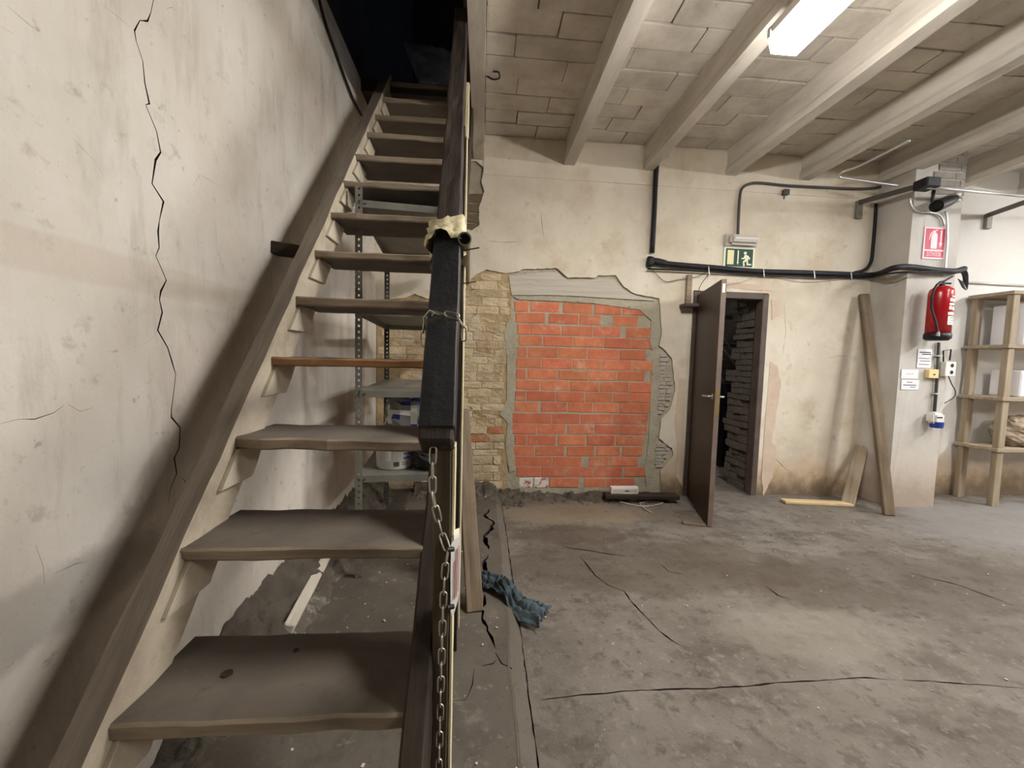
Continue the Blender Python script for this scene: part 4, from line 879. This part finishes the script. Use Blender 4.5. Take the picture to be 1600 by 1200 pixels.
for k, (z, dzz, wd, an) in enumerate(((.44, .025, .9, .2), (.53, .03, .5, .42), (.54, .03, .3, -.05), (.62, .018, .9, .25), (.68, .03, .42, .38), (.69, .028, .3, -.02), (.77, .012, .5, .3))): on_ext(an, fh * z, dzz, wd, 'white_plastic', 'label_print')
for k in range(3): on_ext(.25, fh * .26 + .018 + k * .02, .004, .6, 'ink', 'label_line', .002)
# papers, boxes and socket under it
def paper(px0_, py0, px1_, py1, label, lines, mat='paper'):
    a, b = onY(px0_, py0, PY - .006), onY(px1_, py1, PY - .006); t = empty('paper_note', ((a.x + b.x) / 2, PY - .006, b.z), label, 'paper')
    MB().box(((a.x + b.x) / 2, PY - .006, (a.z + b.z) / 2), (b.x - a.x, .0015, a.z - b.z)).make('sheet', [mat], t)
    for u0, u1, v, h in lines:
        MB().box((a.x + (u0 + u1) / 2 * (b.x - a.x), PY - .0072, b.z + v * (a.z - b.z)), ((u1 - u0) * (b.x - a.x), .001, h * (a.z - b.z))).make('writing', ['ink'], t)
paper(1435, 545, 1454, 575, 'printed notice with several dark lines right under the extinguisher', [(.1, .9, .82, .05), (.3, .95, .72, .05), (.1, .8, .5, .03), (.2, .9, .36, .03), (.1, .85, .18, .03)], 'pillar_plaster' if False else 'paper')
paper(1409, 577, 1434, 592, 'upper of the two small white notes left of the cream switch', [(.3, .7, .5, .03)])
paper(1409, 593, 1435, 609, 'lower of the two small white notes, with handwriting', [(.3, .6, .75, .06), (.1, .85, .45, .07), (.5, .8, .25, .06)])
a = onY(1445, 577, PY); b = onY(1459, 591, PY); sw_ = empty('switch_box', ((a.x + b.x) / 2, PY, b.z), 'square cream switch box on the pillar under the printed notice', 'switch')
MB().box(((a.x + b.x) / 2, PY - .02, (a.z + b.z) / 2), (b.x - a.x, .04, a.z - b.z)).make('box', ['cream_plastic'], sw_, bevel=.004)
MB().box(((a.x + b.x) / 2, PY - .042, (a.z + b.z) / 2 - .005), (.018, .006, .01)).make('button', ['ink'], sw_)
gc = empty('grey_conduit', onY(1457, 641, PY), 'grey conduit running down the pillar to the industrial socket', 'conduit')
MB().tube([onY(1477, 330, PY - .02), onY(1480, 345, PY - .02), onY(1480, 380, PY - .02), onY(1476, 430, PY - .02)], .009, 8, smooth=3).make('upper_tube', ['silver'], gc, smooth=True)
MB().tube([onY(1422, 308, PY - .02), onY(1424, 322, PY - .02), onY(1434, 330, PY - .02), onY(1460, 333, PY - .02), onY(1471, 340, PY - .02), onY(1475, 352, PY - .02)], .009, 8, smooth=4).make('curved_tube', ['silver'], gc, smooth=True)
MB().tube([onY(1467, 535, PY - .02), onY(1465, 580, PY - .02), onY(1460, 643, PY - .02)], .012, 8).make('lower_tube', ['grey_conduit'], gc, smooth=True)
for y in (556, 615): p = onY(1466 - (y - 556) * .06, y, PY - .025); MB().box(p, (.05, .034, .012)).make('clip', ['silver'], gc)
so = empty('double_socket', onY(1478, 588, PY), 'white double wall socket beside the grey conduit on the pillar edge', 'socket')
a = onY(1470, 565, PY); b = onY(1484, 588, PY); cx_, cz_ = (a.x + b.x) / 2, (a.z + b.z) / 2
shs = MB().box((cx_, PY - .022, cz_), (b.x - a.x, .044, a.z - b.z)).make('housing', ['white_plastic'], so, bevel=.004)
for dz_ in (.033, -.03): MB().lathe((cx_ + .01, PY - .0445, cz_ + dz_), [(.016, 0), (.018, .001)], 14, axis=Matrix.Rotation(math.pi / 2, 3, 'X')).make('outlet', ['ink'], shs)
MB().tube([onY(1482, 588, PY - .02), onY(1487, 600, PY - .02), onY(1493, 612, PY - .03), onY(1490, 621, PY - .03), onY(1476, 630, PY - .02)], .005, 6, smooth=5).make('flex', ['grey_conduit'], so, smooth=True)
MB().tube([onY(1474, 565, PY - .02), onY(1474, 548, PY - .02), onY(1486, 546, PY - .02), onY(1484, 563, PY - .02)], .006, 6).make('feed', ['black'], so)
ins = empty('industrial_socket', onY(1462, 668, PY), 'white industrial socket with a blue flap low on the pillar', 'socket')
p = onY(1461, 653, PY - .05)
MB().box(p, (.11, .09, .10)).make('housing', ['white_plastic'], ins, bevel=.018, seg=2)
MB().lathe(p + Vector((.01, -.01, -.09)), [(.045, 0), (.048, .05), (.04, .055)], 18).make('flap', ['blue_plastic'], ins)
MB().box(p + Vector((-.01, -.047, .01)), (.05, .004, .010)).make('marking', ['ink'], ins)

# ================================================================== LOOSE TIMBER AND SMALL THINGS BY THE WALL
a = onZ(1389, 805, .0); b = onY(1349, 460, D - .06)
tag(plank('leaning_plank', a, b, .085, .045, ['leaner'], up=(-.3, -1, .1), seg=16, rough=.003, seed=3, bev=.006), 'tall brown plank leaning on the wall left of the pillar', 'plank')
a = onZ(1324, 790, 0); b = onY(1347, 697, D - .05)
tag(plank('timber_offcut', a, b, .10, .03, ['shelf_wood'], up=(-.8, -.5, .3), seg=8, seed=6), 'short pale offcut propped in the corner behind the tall plank', 'offcut')
a = onZ(1223, 785, .0); b = onZ(1328, 790, .0)
tag(plank('pine_board', a + Vector((0, 0, .014)), b + Vector((0, 0, .014)), .09, .026, ['pine'], seg=8, rough=.001, seed=2), 'fresh yellow pine board lying on the floor right of the door', 'board')
a = onZ(946, 781, .03); b = onZ(1062, 783, .03)
tag(plank('old_board', a + Vector((0, .04, .03)), b + Vector((0, .04, .03)), .10, .04, ['dark_wood'], seg=10, rough=.004, seed=8), 'old dark board lying at the foot of the red brick infill', 'board')
wx = empty('white_device', onY(976, 772, 3.55), 'small white box standing on the old board by the bricks', 'box')
a, b = onY(955, 761, 3.52), onY(997, 773, 3.52)
MB().box(((a.x + b.x) / 2, 3.54, (a.z + b.z) / 2), (b.x - a.x, .05, a.z - b.z)).make('body', ['white_plastic'], wx, bevel=.004)
MB().box(((a.x + b.x) / 2, 3.514, (a.z + b.z) / 2), ((b.x - a.x) * .9, .002, (a.z - b.z) * .45)).make('grey_panel', ['grey_plastic'], wx)
MB().box(((a.x + b.x) / 2 + .02, 3.5125, (a.z + b.z) / 2), (.04, .001, .01)).make('mark', ['ink'], wx)
tag(MB().tube([onZ(x, y, .008) for x, y in ((968, 784), (985, 788), (1005, 791), (1025, 789), (1036, 785), (1020, 784), (1000, 786), (1008, 795), (1018, 801))], .005, 6, smooth=4).make('looped_cable', ['wire_pale'], smooth=True), 'white cord looped on the floor before the old board', 'cord')
a = onZ(1066, 813, 0); tag(plank('floor_batten', onZ(1066, 816, .01), onZ(1102, 820, .01), .05, .02, ['leaner'], seg=4), 'short flat batten on the floor under the open door leaf', 'batten')
mb = MB()
for i in range(90):
    x, y = R(.25, 4.5), R(.9, 3.5); s_ = R(.002, .005); mb.box((x, y, s_ * .4 + .002), (s_ * R(1, 2.5), s_ * R(1, 2), s_), rot=Matrix.Rotation(R(0, 3), 3, 'Z'))
for i in range(60):
    x, y = R(-.6, .14), R(1.0, 3.3); s_ = R(.002, .006); mb.box((x, y, ZK + s_ * .4), (s_ * R(1, 2.5), s_ * R(1, 2), s_), rot=Matrix.Rotation(R(0, 3), 3, 'Z'))
tag(mb.make('plaster_crumbs', ['lintel']), 'pale plaster crumbs scattered over the concrete floor', 'debris', kind='stuff')

# ================================================================== WOODEN SHELVING ON THE RIGHT
ws = empty('wooden_shelving', (5.6, 3.5, 0), 'beige wooden shelving at the right edge of the photo', 'shelving')
WY0, WY1 = 3.34, D - .03; wx0 = onY(1572, 600, WY0).x; zt = onY(1580, 455, WY0).z
for x in (wx0 + .03, wx0 + 1.25):
    for y in (WY0 + .03, WY1 - .03): plank('upright', (x, y, 0), (x, y, zt), .07, .05, ['shelf_wood'], ws, up=(0, -1, 0), seg=8, rough=.002, seed=R(0, 9))
wz = [onY(1576, yy, WY0).z for yy in (456, 541, 624, 704)]
for z in wz:
    plank('shelf', (wx0 - .03, (WY0 + WY1) / 2, z), (wx0 + 1.3, (WY0 + WY1) / 2, z), WY1 - WY0 + .02, .035, ['shelf_wood'], ws, seg=8, rough=.002, seed=R(0, 9))
tag(MB().box((wx0 + .40, 3.5, wz[1] + .018 + .2), (.42, .26, .4)).make('white_carton', ['paper'], bevel=.01), 'white carton on the upper shelf of the wooden shelving', 'carton')
tag(MB().box((wx0 + .50, 3.52, wz[2] + .018 + .13), (.5, .24, .26)).make('white_carton', ['paper'], bevel=.01), 'low white carton on the middle shelf of the wooden shelving', 'carton')
crumpled('plastic_sack', (wx0 + .38, 3.5, wz[3] + .15), (.17, .13, .15), 'shelf_wood', 'tan sack on the lowest wooden shelf at the right', 'sack', 11)

# ================================================================== LAMPS
def lamp(x, y0, y1, zb, colr, k, label):
    t = empty('fluorescent_lamp', (x, (y0 + y1) / 2, zb), label, 'lamp', None)
    M['em%.2f' % x] = emit('lit_diffuser', colr, k)
    L = y1 - y0; yc_ = (y0 + y1) / 2
    MB().box((x, yc_, zb + .085), (.19, L, .05)).make('housing', ['white_plastic'], t, bevel=.006)
    MB().prism([(-.085, .06), (-.065, 0), (.065, 0), (.085, .06)], lambda u, v: (x + u, y0 + .01, zb + v), (0, L - .01, 0)).make('diffuser', ['em%.2f' % x], t)
    for y in (y0 + .14, y1 - .14): MB().box((x, y, (zb + .11 + ZB) / 2), (.04, .03, ZB - zb - .11 + .004) if y0 < 4 else (.04, .03, .1)).make('hanger', ['silver'], t)
    for y in (y0 + .15, y1 - .012):
        for sgn in (-1, 1): MB().box((x + sgn * .098, y - .02, zb + .07), (.012, .018, .05)).make('clip', ['white_plastic'], t)
    MB().box((x, y1 + .004, zb + .085), (.17, .012, .046)).make('end_cap', ['white_plastic'], t, bevel=.003)
lamp(1.46, 1.05, 1.93, 2.86, LAMP_WARM, LAMP * 1.42, 'long fluorescent ceiling lamp glowing at the top of the photo')
lamp(4.6, .9, 2.2, 2.95, LAMP_COOL, LAMP * .52, 'fluorescent lamp over the pillar aisle, above the frame on the right')
lamp(6.7, .9, 2.3, 2.95, LAMP_COOL, LAMP * 1.8, 'fluorescent lamp far to the right, above the wooden shelving')
lamp(4.9, -1.9, -.5, 2.95, LAMP_WARM, LAMP * 1.5, 'fluorescent lamp behind the photographer')  # unseen lamp, placed to brighten the back wall
lamp(2.3, 4.6, 5.8, 2.70, LAMP_COOL, LAMP * .12, 'dim unseen fluorescent lamp added to light the back room, behind the door leaf')  # added lamp, unseen, brightens the rack beyond the doorway

# small wire loop poking out of the ceiling blocks beside the trimmer
tag(MB().tube([onZ(*q, ZC - z) for q, z in (((760, 118), .0), ((770, 124), .03), ((780, 122), .05), ((779, 113), .04), ((771, 112), .01))], .006, 6, smooth=4).make('wire_loop', ['black_cable'], smooth=True), 'small black wire loop hanging from the ceiling blocks beside the stair trimmer', 'wire')
# rusty nails left in the old masonry
for px, py in ((741, 491), (738, 452), (735, 636)):
    p = onY(px, py, D + .01); tag(MB().tube([p, p + Vector((.02, -.07, -.012))], .004, 6).make('masonry_nail', ['wire']), {491: 'rusty nail in the old masonry, level with the chain loop', 452: 'rusty nail in the old masonry, just under the pipe', 636: 'rusty nail in the old masonry, behind the rubber sleeve end'}[py], 'nail')
for o in bpy.data.objects:
    c = o.get('category')
    g = {'sack': 'sacks on the shelves', 'wire': 'loose thin wires', 'chain': 'chains on the stair rail', 'conduit': 'conduits on the walls', 'nail': 'bent nails', 'paper': 'notes on the pillar', 'carton': 'white cartons', 'socket': 'sockets on the pillar', 'bracket': 'steel brackets on the wall', 'board': 'loose boards'}.get(c)
    if not g and c == 'lamp' and 'fluorescent' in o['label']: g = 'fluorescent lamps'
    if g: o['group'] = g
